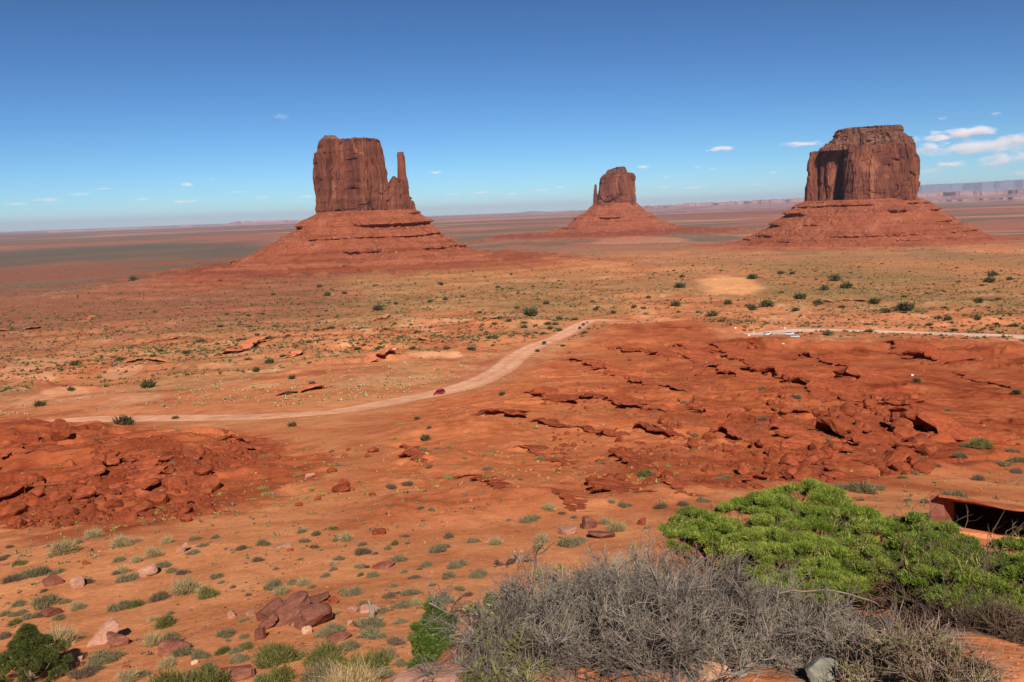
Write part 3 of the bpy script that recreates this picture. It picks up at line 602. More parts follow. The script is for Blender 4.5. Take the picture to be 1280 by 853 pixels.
LG = [
 ([(897,428),(900,440),(912,449),(935,458),(960,469),(985,477),(1006,486),(1020,500)],2.2,'long winding broken ledge running down the middle of the red slope'),
 ([(990,512),(1015,516),(1035,526),(1050,538),(1062,552),(1066,562)],2.6,'dark shadowed ledge in the red slope below the end of the long winding one'),
 ([(1036,572),(1052,570),(1064,584)],2.6,'short blunt ledge with a dark hollow, right above the green shrub'),
 ([(992,450),(1010,447),(1034,454),(1056,466),(1074,478)],2.0,'curved red ledge halfway up the slope under the parked white cars'),
 ([(1102,428),(1114,431),(1126,444),(1142,445),(1164,452),(1186,454)],2.6,'ledge under a dark cap just below the pale road at far right'),
 ([(1190,464),(1210,474),(1240,480),(1262,486)],1.4,'thin low ledge at the right edge of the red slope'),
 ([(1104,504),(1122,510),(1134,519),(1140,530)],3.0,'tall dark ledge above the big boulder field on the right'),
 ([(1130,530),(1146,538),(1156,548),(1162,546)],3.2,'tallest black shadowed ledge beside the big boulder field on the right'),
 ([(1104,592),(1118,588),(1130,578)],2.2,'small ledge with a black hollow near the sandy flat on the right'),
 ([(1126,560),(1142,563),(1165,562)],1.8,'crumbling ledge under the big boulder field on the right'),
 ([(758,434),(780,438),(806,441),(832,446)],1.3,'thin straight ledge just below the bend of the dirt road'),
 ([(784,478),(812,481),(842,485),(868,490)],1.6,'low red ledge across the centre of the red slope'),
 ([(698,506),(722,500),(758,499),(776,509)],1.5,'rounded red ledge left of centre on the red slope'),
 ([(760,508),(790,511),(815,513),(832,518)],1.5,'crumbly red ledge continuing the rounded one to its right'),
 ([(862,509),(892,514),(918,520)],1.5,'crumbly ledge in the middle of the slope left of the boulder field'),
 ([(788,537),(822,545),(858,548)],1.6,'banked red ledge below the low central ledge'),
 ([(658,527),(688,532),(716,534),(742,540),(768,547)],.9,'thin cracked ledge on the left shoulder of the red slope'),
 ([(762,562),(775,571),(792,586)],1.0,'short slanting crack ledge beside a round dark shrub'),
 ([(734,602),(746,612),(758,618)],1.9,'isolated ledge with a black hollow above the sandy slope'),
 ([(888,541),(918,549),(936,559)],1.5,'small broken ledge left of the grey sage in the red slope'),
 ([(655,489),(672,494),(688,503)],1.0,'little dark ledge right of the dirt road'),
 ([(960,536),(985,544),(1006,560)],1.8,'rubbly ledge between boulders in the middle of the red slope'),
 ([(1010,598),(1030,590),(1044,600)],1.6,'broken ledge close above the left part of the green shrub'),
 ([(925,610),(938,602),(950,596)],1.6,'small shaded ledge just above the top left of the green shrub'),
 ([(860,470),(880,462),(905,466),(925,478)],1.3,'faint red ledge left of the long winding one'),
 ([(822,592),(838,604),(842,618)],.9,'tiny gully ledge at the foot of the red slope'),
 ([(104,601),(120,592),(136,582),(147,568)],1.7,'ledge climbing through the left boulder field'),
 ([(186,626),(198,606),(194,588),(207,571)],1.9,'dark upright ledge in the middle of the left boulder field'),
 ([(234,642),(246,610),(252,582)],1.1,'narrow cracked ledge at the right of the left boulder field'),
 ([(-6,634),(10,624),(24,612)],2.4,'black shadowed ledge at the left edge of the picture'),
 ([(-6,577),(8,572),(20,563)],1.8,'small dark ledge at the left edge, higher up'),
 ([(560,600),(580,596),(602,600),(622,612)],1.0,'low crumbling ledge low on the left shoulder above the sandy slope'),
 ([(590,520),(612,516),(640,522),(660,520)],1.1,'faint stepped ledge on the orange slope right of the red car'),
 ([(500,560),(512,572),(528,580)],.9,'small broken step at the left edge of the orange slope'),
 ([(640,560),(668,566),(690,578),(712,582)],1.0,'thin winding ledge halfway down the left shoulder'),
 ([(690,610),(706,622),(716,640)],1.0,'steep little gully edge at the foot of the left shoulder'),
 ([(700,450),(730,455),(756,462),(770,470)],1.3,'broken ledge just right of the road where it climbs'),
 ([(840,430),(858,440),(866,452),(880,456)],1.5,'short dark stepped ledge left of the start of the long winding ledge'),
 ([(1060,500),(1080,496),(1100,500)],2.0,'short dark ledge at the upper left of the right boulder field'),
 ([(270,553),(300,552),(325,566)],1.0,'low rocky ledge below the straight part of the dirt road'),
]
for pts, h, lb in LG:
    r_ = float(np.linalg.norm(cast([pts[0][0]], [pts[0][1]], Hbase)[0])); ledge(pts, h*float(np.interp(r_, [80, 120, 200, 300], [.32, .5, .8, 1.0])), lb)
for pts, h, lb in [([(268,443),(285,442),(302,440),(316,432),(322,424)],3.4,'big black overhang in the plain below the thumb butte'),
 ([(348,450),(362,447),(374,441)],2.0,'small shadowed overhang right of the big black one'),
 ([(458,454),(472,450),(486,446),(497,443)],2.4,'dark straight overhang in the plain left of the dirt road'),
 ([(508,425),(525,424),(542,430)],1.6,'thin double ledge in the plain far above the red car'),
 ([(345,494),(372,492),(396,486),(412,482)],1.6,'low rubbly ledge just beyond the straight road'),
 ([(80,400),(100,400),(118,397)],2.2,'thin dark ledge in the far left plain'),
 ([(-10,415),(20,413),(48,410)],2.2,'low ledge at the left edge of the plain'),
 ([(180,425),(205,427),(225,420)],2.0,'faint pale ledge in the left plain'),
 ([(420,408),(455,404),(490,396)],1.8,'reddish step in the plain below the thumb butte'),
 ([(590,405),(612,400),(640,396)],1.5,'low red step left of the dirt road bend'),
 ([(150,455),(185,450),(215,452)],1.6,'low reddish step in the left plain above the road'),
 ([(1020,372),(1060,376),(1100,376)],1.8,'faint red step beyond the pale road')]:
    ledge(pts, h*.9, lb, back=1.6, over=1.7, mat='plainrock')

# ------------------------------------------------------------------ boulders
def ico(sub):
    import bmesh
    bm = bmesh.new(); bmesh.ops.create_icosphere(bm, subdivisions=sub, radius=1.0)
    V = np.array([v.co[:] for v in bm.verts]); Fc = np.array([[v.index for v in f.verts] for f in bm.faces]); bm.free(); return V, Fc
ICO3, ICO4, ICO2 = ico(3), ico(4), ico(2)
def rock_verts(seed, sub=3, cuts=9, sq=(1, .8, .7), rough=.06, boxy=0):
    V, Fc = (ICO2, ICO3, ICO4)[sub-2]; V = V.copy(); g = np.random.default_rng(seed)
    if boxy: V = np.sign(V)*np.abs(V)**(1-boxy); V = V/np.abs(V).max()
    for _ in range(cuts):
        n = g.normal(size=3); n /= np.linalg.norm(n); d = g.uniform(.55, .85); s = V@n-d; V = V-np.maximum(s, 0)[:, None]*n*.95
    V = V+V/np.linalg.norm(V, axis=1)[:, None]*(rough*n3(V[:, 0]*2.2, V[:, 1]*2.2, V[:, 2]*2.2, seed)+rough*.6*n3(V[:, 0]*6, V[:, 1]*6, V[:, 2]*6, seed+1))[:, None]
    return V*np.array(sq), Fc
def place_h(px, py): P = ground([px], [py])[0]; return P, float(np.linalg.norm(P))
bproto = []
for k in range(9):
    V, Fc = rock_verts(700+k, 3 if k < 3 else 2, 10, (1, RNG.uniform(.65, 1), RNG.uniform(.5, .85))); me = mesh_np('boulder', V, Fc, M['redrock']).data; bproto.append(me)
    bpy.data.objects.remove(bpy.data.objects['boulder'])
def boulder(P, size, label, group, k=None, name='boulder', mat=None):
    me = bproto[RNG.integers(9) if k is None else k]; o = bpy.data.objects.new(name, me); C.objects.link(o)
    o.scale = (size, size*RNG.uniform(.8, 1.2), size*RNG.uniform(.75, 1.15)); o.rotation_euler = (RNG.uniform(-.35, .35), RNG.uniform(-.35, .35), RNG.uniform(0, 6.28)); o.location = (P[0], P[1], P[2]+size*.32)
    return tag(o, label, 'boulder', group)
CL = [('left', (8,92,600,664), 26, (.5,1.5), 'dark red boulder in the rubble at the far left of the red slope'),
      ('leftm', (95,265,560,652), 74, (.45,1.35), 'angular dark red boulder in the field below the left end of the road'),
      ('leftr', (255,320,545,590), 16, (.4,1.0), 'red boulder on the right fringe of the left boulder field'),
      ('rbig', (1040,1150,500,566), 40, (.8,2.3), 'big rounded red boulder in the field on the right slope'),
      ('rmid', (955,1040,492,600), 44, (.5,1.4), 'red boulder tumbled below the long winding ledge'),
      ('rlow', (1090,1160,555,590), 14, (.6,1.5), 'red boulder at the foot of the right boulder field'),
      ('cent', (690,950,440,612), 40, (.4,1.1), 'lone small red boulder on the central red slope'),
      ('top', (930,965,426,436), 4, (1.0,1.8), 'dark boulder perched just below the parked white cars'),
      ('mlw', (330,470,560,640), 14, (.35,.8), 'small red stone on the sandy swale in the middle')]
for nm, (x0, x1, y0, y1), n, (s0, s1), lb in CL:
    g = np.random.default_rng(hash(nm) % 1000 if False else sum(map(ord, nm)))
    px = g.uniform(x0, x1, n*5); py = g.uniform(y0, y1, n*5); wgt = fbm(px/18, py/10, 2, 7)+g.uniform(-.25, .25, n*5); idx = np.argsort(-wgt)[:n]
    PP = ground(px[idx], py[idx])
    for P in PP: boulder(P, (s0+(s1-s0)*g.random()**1.6)*1.15, lb, 'red boulders: '+lb[lb.index('boulder')+8:] if 'boulder ' in lb else 'small red stones on the swale')

# individually visible rocks of the near slope: px, py (base), width px, height px, material, tilt, label
def rock_at(px, py, wpx, hpx, mat, label, seed, tilt=0, yaw=0, boxy=.45, cuts=7, dep=.7, name='rock', sub=4, cat='rock', sink=.22, dist=None):
    if dist is None: P, d = place_h(px, py)
    else: P = pdir(px, py)[0]*dist; d = dist; P[2] = min(P[2], float(H(P[0], P[1])))
    w_ = wpx/F_PX*d/2; h_ = hpx/F_PX*d/2*1.1
    V, Fc = rock_verts(seed, sub, cuts, (1, 1, 1), .05, boxy); V = V/np.abs(V).max(0); V = V*np.array([w_, w_*dep, h_])
    ct, st_ = math.cos(tilt), math.sin(tilt); V = V@np.array([[ct, 0, st_], [0, 1, 0], [-st_, 0, ct]]).T
    ob = mesh_np(name, V, Fc, M[mat]); ob.location = (P[0], P[1], P[2]+(V[:, 2].max()-V[:, 2].min())*(.5-sink)); ob.rotation_euler = (0, 0, -math.atan2(P[0], P[1])+yaw)
    return tag(ob, label, cat, None)
RK = [
 (340,775,34,26,'slab','rounded red block at the left of the tumbled slab pile',801,-.15,.3,.4),
 (358,775,62,19,'slab','long tilted red slab through the middle of the slab pile',802,-.22,.15,.7),
 (388,782,52,25,'slab','largest dark rounded block at the front right of the slab pile',803,-.12,-.1,.35),
 (392,752,38,6,'slab','thin flat flake on top of the slab pile',804,-.12,0,.7),
 (337,784,24,14,'slab','small wedge under the left end of the slab pile',805,-.5,0,.5),
 (326,799,13,22,'slab','upright narrow red rock at the lower left of the slab pile',806,0.1,0,.5),
 (384,792,12,11,'tanstone','small orange rock in front of the slab pile',807,0,0,.3),
 (128,803,40,13,'pinkrock','pale slab leaning up to the right over a dark gap',808,-.62,.2,.7),
 (147,807,25,15,'slab','square red block right of the leaning pale slab',809,.12,-.2,.7),
 (65,731,23,15,'slab','round two tone rock beside grey sage on the left',810,0,0,.2),
 (97,734,15,14,'pinkrock','pale crumbly rock against a dark sage on the left',811,0,0,.3),
 (182,719,26,12,'pinkrock','pinkish rock partly hidden by sage clumps above the leaning slab',812,-.2,0,.4),
 (229,690,15,7,'pinkrock','pale little slab standing on edge on open sand',813,-.6,.2,.6),
 (108,706,8,6,'redrock','tiny dark red stone on the open sand on the left',814,-.3,0,.4),
 (66,769,20,11,'slab','reddish rock behind the left juniper among sage',815,0,0,.4),
 (290,772,11,11,'pinkrock','small pale rock left of the slab pile',816,0,0,.4),
 (314,770,12,8,'pinkrock','small pinkish stone near the left end of the slab pile',817,0,0,.4),
 (218,815,34,16,'slab','mound shaped pinkish rock with sage at its foot',818,.15,0,.3),
 (297,848,34,18,'slab','dark red block at the bottom of the picture left of the middle',819,-.1,0,.7),
 (312,846,12,16,'slab','narrow dark red block beside a wider one at the bottom',820,.1,0,.6),
 (441,764,16,9,'pinkrock','smooth pale pink stone left of the dead stump',821,-.1,0,.2),
 (464,764,26,9,'pinkrock','long pinkish stone behind the dead stump',822,0,0,.6),
 (424,799,30,9,'slab','low pinkish boulder below the slab pile to its right',823,.1,0,.3),
 (417,754,13,9,'redrock','small red boulder between slab pile and dead stump',824,0,0,.3),
 (438,781,9,7,'pinkrock','tiny pale stone below the dead stump',825,0,0,.3),
 (354,684,22,7,'pinkrock','pale flat rock on open sand above the slab pile',826,0,0,.5),
 (363,689,8,4,'redrock','tiny dark stone below the pale flat rock',827,0,0,.5),
 (474,668,17,8,'redrock','dark red rock at the edge where sand meets red slope',828,0,0,.4),
 (482,709,26,6,'slab','low broken ledge rock on the sand near the middle',829,-.15,0,.6),
 (470,710,14,4,'redrock','flat flake beside the low broken ledge rock',830,-.1,0,.6),
 (738,660,21,16,'slab','square purplish boulder on the sand left of the straw clumps',831,.1,.3,.6),
 (803,656,11,10,'redrock','small red boulder stump on the sand above the green shrub',832,0,0,.6),
 (708,668,28,9,'pinkrock','pale flat slab lying in the sand near the middle',833,-.15,0,.6),
 (752,672,34,10,'slab','wide dark slab behind the dead shrub near the middle',834,.1,0,.6),
 (425,615,24,9,'redrock','tabular red rock on the swale below the road bend',835,-.35,0,.6),
 (388,597,13,7,'pinkrock','small pinkish rock on the swale above the tabular one',836,0,0,.5),
 (78,548,22,24,'redrock','knobbly layered rock outcrop on the crest at left below the road',837,.2,0,.5),
 (36,552,22,10,'redrock','dark rock outcrop left of the knobbly one on the crest',838,0,0,.5),
 (1200,633,24,9,'slab','flat purplish rock beside sage right of the green shrub',839,-.1,0,.4),
 (100,826,8,7,'pinkrock','pale stone in the shade right of the left juniper',840,0,0,.3),
 (92,834,9,6,'pinkrock','second pale stone in the shade of the left juniper, nearer',841,0,0,.3),
 (5,833,8,6,'whitestone','bright white stone at the left foot of the left juniper',842,-.5,0,.6),
 (243,830,9,5,'tanstone','small tan stone in the lower left among sage',843,0,0,.3),
 (158,836,8,6,'redrock','small dark stone right of the left juniper',844,0,0,.3),
]
for a in RK: rock_at(*a[:6], a[6], a[7], a[8], a[9], 7)
for (px, py, wp, hp, lb, sd) in [(919,411,5,4,'tiny white stone far left of the parked white cars',861),(936,420,6,3,'white stone at the tip of the pale road',862),(942,416,5,3,'white stone just beyond the tip of the pale road',863),(981,411,4,3,'white stone beyond the road between the parked cars',864),
                                 (979,430,6,2,'flat white stone below the parked cars',865),(1140,470,6,4,'pale rock chip on the far right slope',866),(492,437,9,2,'white patch of flat rock in the far plain',867)]:
    rock_at(px, py, wp*.6, hp*.6, 'whitestone', lb, sd, 0, 0, .3, 6, sub=2)

# loose stones nobody could count
def scatter_angles(n, e0, e1, th0, th1, seed):
    g = np.random.default_rng(seed); th = g.uniform(th0, th1, n); e = g.uniform(e0, e1, n)
    rs = np.geomspace(2, 4000, 900); el = np.degrees(np.arctan2(fL(rs), rs)); o = np.argsort(el); r = np.interp(e, el[o], rs[o])
    r = r*np.exp(g.uniform(-.01, .01, n)); a = np.radians(th); return np.sin(a)*r, np.cos(a)*r, r, g
def merged(name, Vp, Fp, X_, Y_, Zs, S_, g, mat, squash=None):
    """copies of small prototypes (lists of V, F) merged into one mesh"""
    vs, fs, o = [], [], 0; which = g.integers(len(Vp), size=len(X_)); rz = g.uniform(0, 6.28, len(X_))
    for k in range(len(Vp)):
        idx = np.where(which == k)[0]; V = Vp[k]; Fc = Fp[k]
        if not len(idx): continue
        c_, s_ = np.cos(rz[idx]), np.sin(rz[idx]); sc_ = S_[idx]; hz = sc_*g.uniform(.75, 1.2, len(idx))
        vx = (V[None, :, 0]*c_[:, None]-V[None, :, 1]*s_[:, None])*sc_[:, None]+X_[idx][:, None]
        vy = (V[None, :, 0]*s_[:, None]+V[None, :, 1]*c_[:, None])*sc_[:, None]+Y_[idx][:, None]
        vz = V[None, :, 2]*hz[:, None]+Zs[idx][:, None]
        vs.append(np.stack([vx, vy, vz], -1).reshape(-1, 3)); fs.append((Fc[None]+(np.arange(len(idx))*len(V))[:, None, None]+o).reshape(-1, Fc.shape[1])); o += len(idx)*len(V)
    return mesh_np(name, np.concatenate(vs), np.concatenate(fs), mat)
def octa(seed):
    V = np.array([(1,0,0),(-1,0,0),(0,1,0),(0,-1,0),(0,0,.8),(0,0,-.5),]); g = np.random.default_rng(seed); V = V*g.uniform(.6, 1.2, (6, 3))+g.normal(0, .12, (6, 3))
    return V, np.array([(0,2,4),(2,1,4),(1,3,4),(3,0,4),(2,0,5),(1,2,5),(3,1,5),(0,3,5)])
OV, OF = zip(*[octa(k) for k in range(8)])
X1, Y1, r1, g = scatter_angles(7000, 9, 31, -34, 36, 77)
redm = np.maximum(inpoly(PRR, X1, Y1, 1), inpoly(PRL, X1, Y1, 1)); cl = fbm(X1/12, Y1/9, 3, 71)
kp = (cl+redm*.35+g.uniform(-.5, .3, len(X1)) > .0) & (road_dist(X1, Y1) > 0) & (r1 > 8); X1, Y1, r1 = X1[kp], Y1[kp], r1[kp]
S1 = (.02+.10*g.random(len(X1))**4)*(1+r1/90)*(1+.5*redm[kp])
tag(merged('loose_stones', OV, OF, X1, Y1, H(X1, Y1), S1, g, M['pebble']), kind='stuff')
vs_ = []
for nm, (x0, x1, y0, y1), n, (s0, s1), lb in CL[:7]:
    g = np.random.default_rng(sum(map(ord, nm))+1); m_ = n*45; px = g.uniform(x0, x1, m_); py = g.uniform(y0, y1, m_); wgt = fbm(px/18, py/10, 2, 7)+.5*fbm(px/5, py/3, 2, 8)+g.uniform(-.15, .15, m_); idx = np.argsort(-wgt)[:n*(30 if nm != 'cent' else 30)]
    P_ = cast(px[idx], py[idx], Hbase); vs_.append(P_)
P_ = np.concatenate(vs_); g = np.random.default_rng(8); RV = [rock_verts(900+k, 2, 8, (1, .85, .7)) for k in range(5)]
tag(merged('rubble', [a[0] for a in RV], [a[1] for a in RV], P_[:, 0], P_[:, 1], H(P_[:, 0], P_[:, 1])+.05, .12+.5*g.random(len(P_))**2.5, g, M['redrock']), kind='stuff')
# pebbles close to the camera
n = 2600; g = np.random.default_rng(5); tt = np.radians(g.uniform(-12, 36, n)); rr_ = g.uniform(2.2, 6, n); X1, Y1 = np.sin(tt)*rr_, np.cos(tt)*rr_
tag(merged('loose_stones', OV, OF, X1, Y1, H(X1, Y1), .002+.009*g.random(n)**4, g, M['pebble']), kind='stuff')

# ------------------------------------------------------------------ shrubs
def blades(P, Dr, L, Wd, g, curve=.25):
    """P base points, Dr unit directions, L lengths, Wd widths -> triangles pairs bending sideways"""
    n = len(P); s = np.cross(Dr, g.normal(size=(n, 3))); s /= np.linalg.norm(s, axis=1)[:, None]+1e-9
    b = g.normal(size=(n, 3))*curve
    m1 = P+(Dr+b*.25)*(L*.55)[:, None]; t_ = P+(Dr+b)*L[:, None]
    V = np.stack([P-s*(Wd*.35)[:, None], P+s*(Wd*.35)[:, None], m1+s*(Wd*.5)[:, None], m1-s*(Wd*.5)[:, None], t_], 1).reshape(-1, 3)
    i = np.arange(n)[:, None]*5
    return V, [i+np.array([[0, 1, 2, 3]]), i+np.array([[3, 2, 4]])]
def unit(v): return v/(np.linalg.norm(v, axis=-1, keepdims=True)+1e-9)
def dome_shrub(seed, n, L=(.35, .6), W=.05, spread=.9, rad=.5, up_=.8, lumps=5):
    """unit shrub: about 1 m across, 0.6 high"""
    g = np.random.default_rng(seed); lc = np.column_stack([g.uniform(-rad*.6, rad*.6, (lumps, 2)), g.uniform(0, .1, lumps)]); lc[0] = 0
    k = g.integers(lumps, size=n); P = lc[k]+g.normal(0, .09, (n, 3))*np.array([1, 1, .3]); P[:, 2] = np.abs(P[:, 2])*.6
    D_ = unit(np.column_stack([g.normal(0, spread, (n, 2)), np.abs(g.normal(up_, .45, n))])+.001)
    Ls = g.uniform(L[0], L[1], n)*(.75+.25*g.random(n)); Wd = W*g.uniform(.6, 1.4, n)
    q = P+D_*(Ls*g.uniform(.0, .55, n))[:, None]
    return blades(q, D_, Ls*.62, Wd, g, .35)
def sobj(name, seed, n, mat, **k):
    V, Fc = dome_shrub(seed, n, **k); o = mesh_np(name, V, Fc, M[mat]); me = o.data; bpy.data.objects.remove(o); return me
KIND = {'s': ('sage_shrub', [sobj('sage_shrub', 10+k, 2600, 'sage', W=.016, L=(.22, .4)) for k in range(4)], 'grey green', 'sagebrush clump', 'shrub', .55),
        'd': ('sage_shrub', [sobj('sage_shrub', 20+k, 2200, 'darksage', W=.014, L=(.22, .42)) for k in range(3)], 'dark grey brown', 'twiggy shrub', 'shrub', .55),
        'p': ('bunch_grass', [sobj('bunch_grass', 30+k, 2200, 'pale', W=.013, spread=.55, L=(.5, .75)) for k in range(3)], 'pale straw', 'bunch grass clump', 'grass clump', .6),
        'g': ('green_shrub', [sobj('green_shrub', 40+k, 2800, 'olive', W=.018, L=(.2, .38)) for k in range(3)], 'olive green', 'low shrub', 'shrub', .5),
        'y': ('rabbitbrush', [sobj('rabbitbrush', 50+k, 420, 'yellow', W=.05, L=(.25, .42)) for k in range(3)], 'yellow green', 'rabbitbrush tuft', 'shrub', .5)}
RAW = """77 693 24 p;96 680 11 d;115 673 16 p;150 684 20 p;164 678 9 d;172 677 8 p;191 697 16 p;210 679 12 p;244 675 13 s;268 673 12 s;254 683 11 s;241 692 13 s;300 687 14 d;149 702 14 s;170 703 11 p;26 705 14 g;4 700 10 d;8 697 8 d;12 685 8 d;30 722 20 s;47 719 23 s;16 727 18 d;70 717 15 s;106 730 16 d;159 726 20 s;146 718 11 d;155 716 12 p;186 719 15 s;203 709 17 s;215 715 15 s;229 717 15 d;271 722 14 s;276 729 8 s;232 743 26 p;248 738 12 p;263 745 25 g;201 750 22 d;150 761 24 s;168 758 20 g;214 768 9 s;205 783 26 g;191 776 8 p;58 757 28 s;52 770 16 d;25 757 14 s;22 769 14 s;34 774 15 s;19 780 15 g;75 774 14 s;82 754 12 s;6 769 12 s;74 806 32 p;4 798 14 d;95 763 14 p;282 794 20 s;213 800 24 s;191 806 20 p;305 797 11 s;306 811 17 g;277 817 19 g;295 816 14 s;230 819 24 s;251 821 20 s;131 827 34 s;118 838 20 s;107 845 26 d;160 852 22 p;262 835 18 s;210 833 16 p;225 862 60 g;258 860 50 g;301 826 22 s;330 681 16 s;321 702 14 d;376 666 12 s;397 669 14 d;418 662 13 g;381 678 12 s;394 685 11 d;421 676 9 s;434 676 14 p;451 682 13 d;452 693 20 d;424 700 12 s;414 707 8 p;417 713 10 s;406 721 12 s;450 710 13 s;459 710 8 d;450 720 10 g;466 721 15 s;484 687 12 s;494 681 14 g;499 701 20 s;493 700 10 d;509 680 7 d;508 671 9 d;562 672 14 d;548 690 24 s;557 684 12 d;534 708 14 s;525 712 8 g;506 716 10 s;521 722 13 d;512 724 8 d;571 708 22 s;565 711 12 s;592 678 15 s;562 721 16 s;555 724 10 d;595 722 18 s;442 743 22 s;485 747 17 d;513 743 22 s;498 742 9 d;492 734 10 s;427 739 9 s;501 759 20 s;520 757 13 p;479 766 16 s;457 756 16 s;500 779 15 s;465 785 34 s;450 782 14 d;467 797 30 s;497 804 22 d;436 811 23 s;415 790 26 s;402 795 14 s;350 826 54 g;338 832 40 g;400 828 52 g;418 830 34 g;485 821 24 s;462 842 52 g;478 846 30 s;501 832 16 s;400 850 40 s;350 856 44 g;330 849 20 s;340 735 22 s;366 730 16 s;380 731 14 p;353 743 16 p;390 735 10 s;556 752 24 s;597 763 14 d;304 777 12 s;284 797 12 s;621 681 14 p;600 720 24 s;686 638 14 p;702 643 9 d;717 648 8 d;660 652 22 s;668 648 12 s;636 651 8 s;677 678 16 p;674 686 12 p;712 683 28 s;725 678 16 s;769 664 20 p;756 655 15 p;810 661 10 s;781 633 14 s;765 628 9 p;855 632 16 d;879 627 14 s;824 635 18 d;807 594 15 d;509 606 14 d;490 610 14 d;537 585 9 d;540 638 10 s;525 636 9 d;1077 616 32 s;1062 612 18 s;1046 610 14 s;1098 613 14 s;1033 552 11 s;1149 579 17 s;1141 593 12 s;1128 598 11 g;1201 571 14 s;1222 558 26 g;1234 559 14 g;1207 558 10 s;1170 531 15 s;1127 544 10 s;1173 584 8 d;1185 514 9 s;1196 625 26 s;1187 648 13 s;1158 629 12 d;1136 627 9 s;1218 638 18 g;1272 577 18 s;1220 600 15 d;1269 591 14 d;1266 566 12 s;1253 581 15 s;953 525 11 d;996 498 12 d;855 505 13 s;952 486 8 s;1075 626 8 d;868 545 9 s;930 545 8 s;908 597 9 s;900 600 12 s;650 600 7 s;470 693 8 d;375 700 7 s;345 712 7 s;575 738 14 s;540 732 10 s;587 745 12 d;530 760 9 s;420 768 9 s;310 745 8 d;290 735 8 d;130 790 7 d;180 845 14 s;75 842 14 d;55 740 9 d"""
shr = []
for t_ in RAW.split(';'):
    a = t_.split(); shr.append((float(a[0]), float(a[1]), float(a[2]), a[3]))
LM = [((370,765), 'the tumbled slab pile'), ((138,797), 'the leaning pale slab'), ((45,820), 'the left juniper'), ((543,790), 'the middle juniper'), ((465,762), 'the dead stump'), ((229,685), 'the pale slab on edge'), ((65,727), 'the round two tone rock'),
      ((354,681), 'the pale flat rock'), ((482,706), 'the low ledge rock'), ((738,655), 'the square purplish boulder'), ((1200,630), 'the flat purplish rock'), ((425,612), 'the tabular rock'), ((1010,600), 'the top of the green shrub'), ((1110,535), 'the right boulder field'),
      ((218,812), 'the mound shaped rock'), ((635,697), 'the dry root'), ((297,840), 'the bottom dark red block'), ((1265,600), 'the fallen dead wood'), ((807,590), 'the round dark shrub'), ((1240,655), 'the black hollow'), ((182,712), 'the rock among sage')]
def relwhere(px, py):
    d = [math.hypot((px-l[0][0]), (py-l[0][1])*1.5) for l in LM]; k = int(np.argmin(d)); (lx, ly), nm = LM[k]; dx, dy = px-lx, (py-ly)*1.5
    if d[k] < 3: return 'at '+nm if False else 'beside '+nm
    far_ = 'just ' if d[k] < 28 else ('' if d[k] < 62 else 'well ')
    if abs(dx) > 2*abs(dy): rel = 'right of' if dx > 0 else 'left of'
    elif abs(dy) > 2*abs(dx): rel = 'below' if dy > 0 else 'above'
    else: rel = ('below and ' if dy > 0 else 'above and ')+('right of' if dx > 0 else 'left of')
    if len((rel+' '+nm).split()) > 7: nm = nm.replace('the ', '')
    return rel+' '+nm if len((far_+rel+' '+nm).split()) > 8 else far_+rel+' '+nm
def sizeword(w_): return 'tiny' if w_ < 10 else 'small' if w_ < 15 else 'medium' if w_ < 22 else 'large' if w_ < 35 else 'very wide'
ORD = ['leftmost', 'second from left', 'third from left', 'fourth from left', 'fifth from left', 'sixth from left']
def unique(items):
    from collections import defaultdict
    dd = defaultdict(list)
    for k, (lb, px) in enumerate(items): dd[lb].append((px, k))
    out = [None]*len(items)
    for lb, l in dd.items():
        l.sort()
        for q, (px, k) in enumerate(l): out[k] = lb if len(l) == 1 else (lb if len(lb.split()) < 13 else lb.replace('the ', '').replace('dark grey brown', 'dark brown').replace('grey green', 'grey'))+', '+ORD[q]
    return out
PP = ground([a[0] for a in shr], [a[1] for a in shr])
labs = unique([(f"{sizeword(a[2])} {KIND[a[3]][2]} {KIND[a[3]][3]} {relwhere(a[0], a[1])}", a[0]) for a in shr])
g = np.random.default_rng(99)
for (px, py, wp, kd), P, lb in zip(shr, PP, labs):
    nm, mes, _, _, cat, hf = KIND[kd]; o = bpy.data.objects.new(nm, mes[g.integers(len(mes))]); C.objects.link(o); o.location = P-np.array([0, 0, .02])
    s_ = wp/F_PX*np.linalg.norm(P)*.98; o.scale = (s_, s_*g.uniform(.8, 1.1), s_*g.uniform(.85, 1.15)); o.rotation_euler = (0, 0, g.uniform(0, 6.28))
    tag(o, lb, cat, 'shrubs and grass clumps on the near slope')
# yellow green tufts on the red slopes
X1, Y1, r1, g = scatter_angles(900, 10.5, 18.5, -33, 34, 123)
kp = (np.maximum(inpoly(PRR, X1, Y1, 1), inpoly(PRL, X1, Y1, 1)) > .5); X1, Y1, r1 = X1[kp][:170], Y1[kp][:170], r1[kp][:170]; Z1 = H(X1, Y1)
for k in range(len(X1)):
    zone = 'left red slope below the road' if X1[k]/Y1[k] < -.2 else ('red slope right of the swale' if X1[k]/Y1[k] < .2 else 'red slope under the right butte')
    kd = 'y' if g.random() < .55 else 's'; nm, mes, cw, kw, cat, _ = KIND[kd]
    o = bpy.data.objects.new(nm, mes[g.integers(3)]); C.objects.link(o); o.location = (X1[k], Y1[k], Z1[k]-.03); s_ = g.uniform(.45, 1.15); o.scale = (s_, s_, s_*.9); o.rotation_euler = (0, 0, g.uniform(0, 6))
    tag(o, f'tiny {cw} {kw} scattered on the {zone}', cat, f'{kw}s scattered on the {zone}')
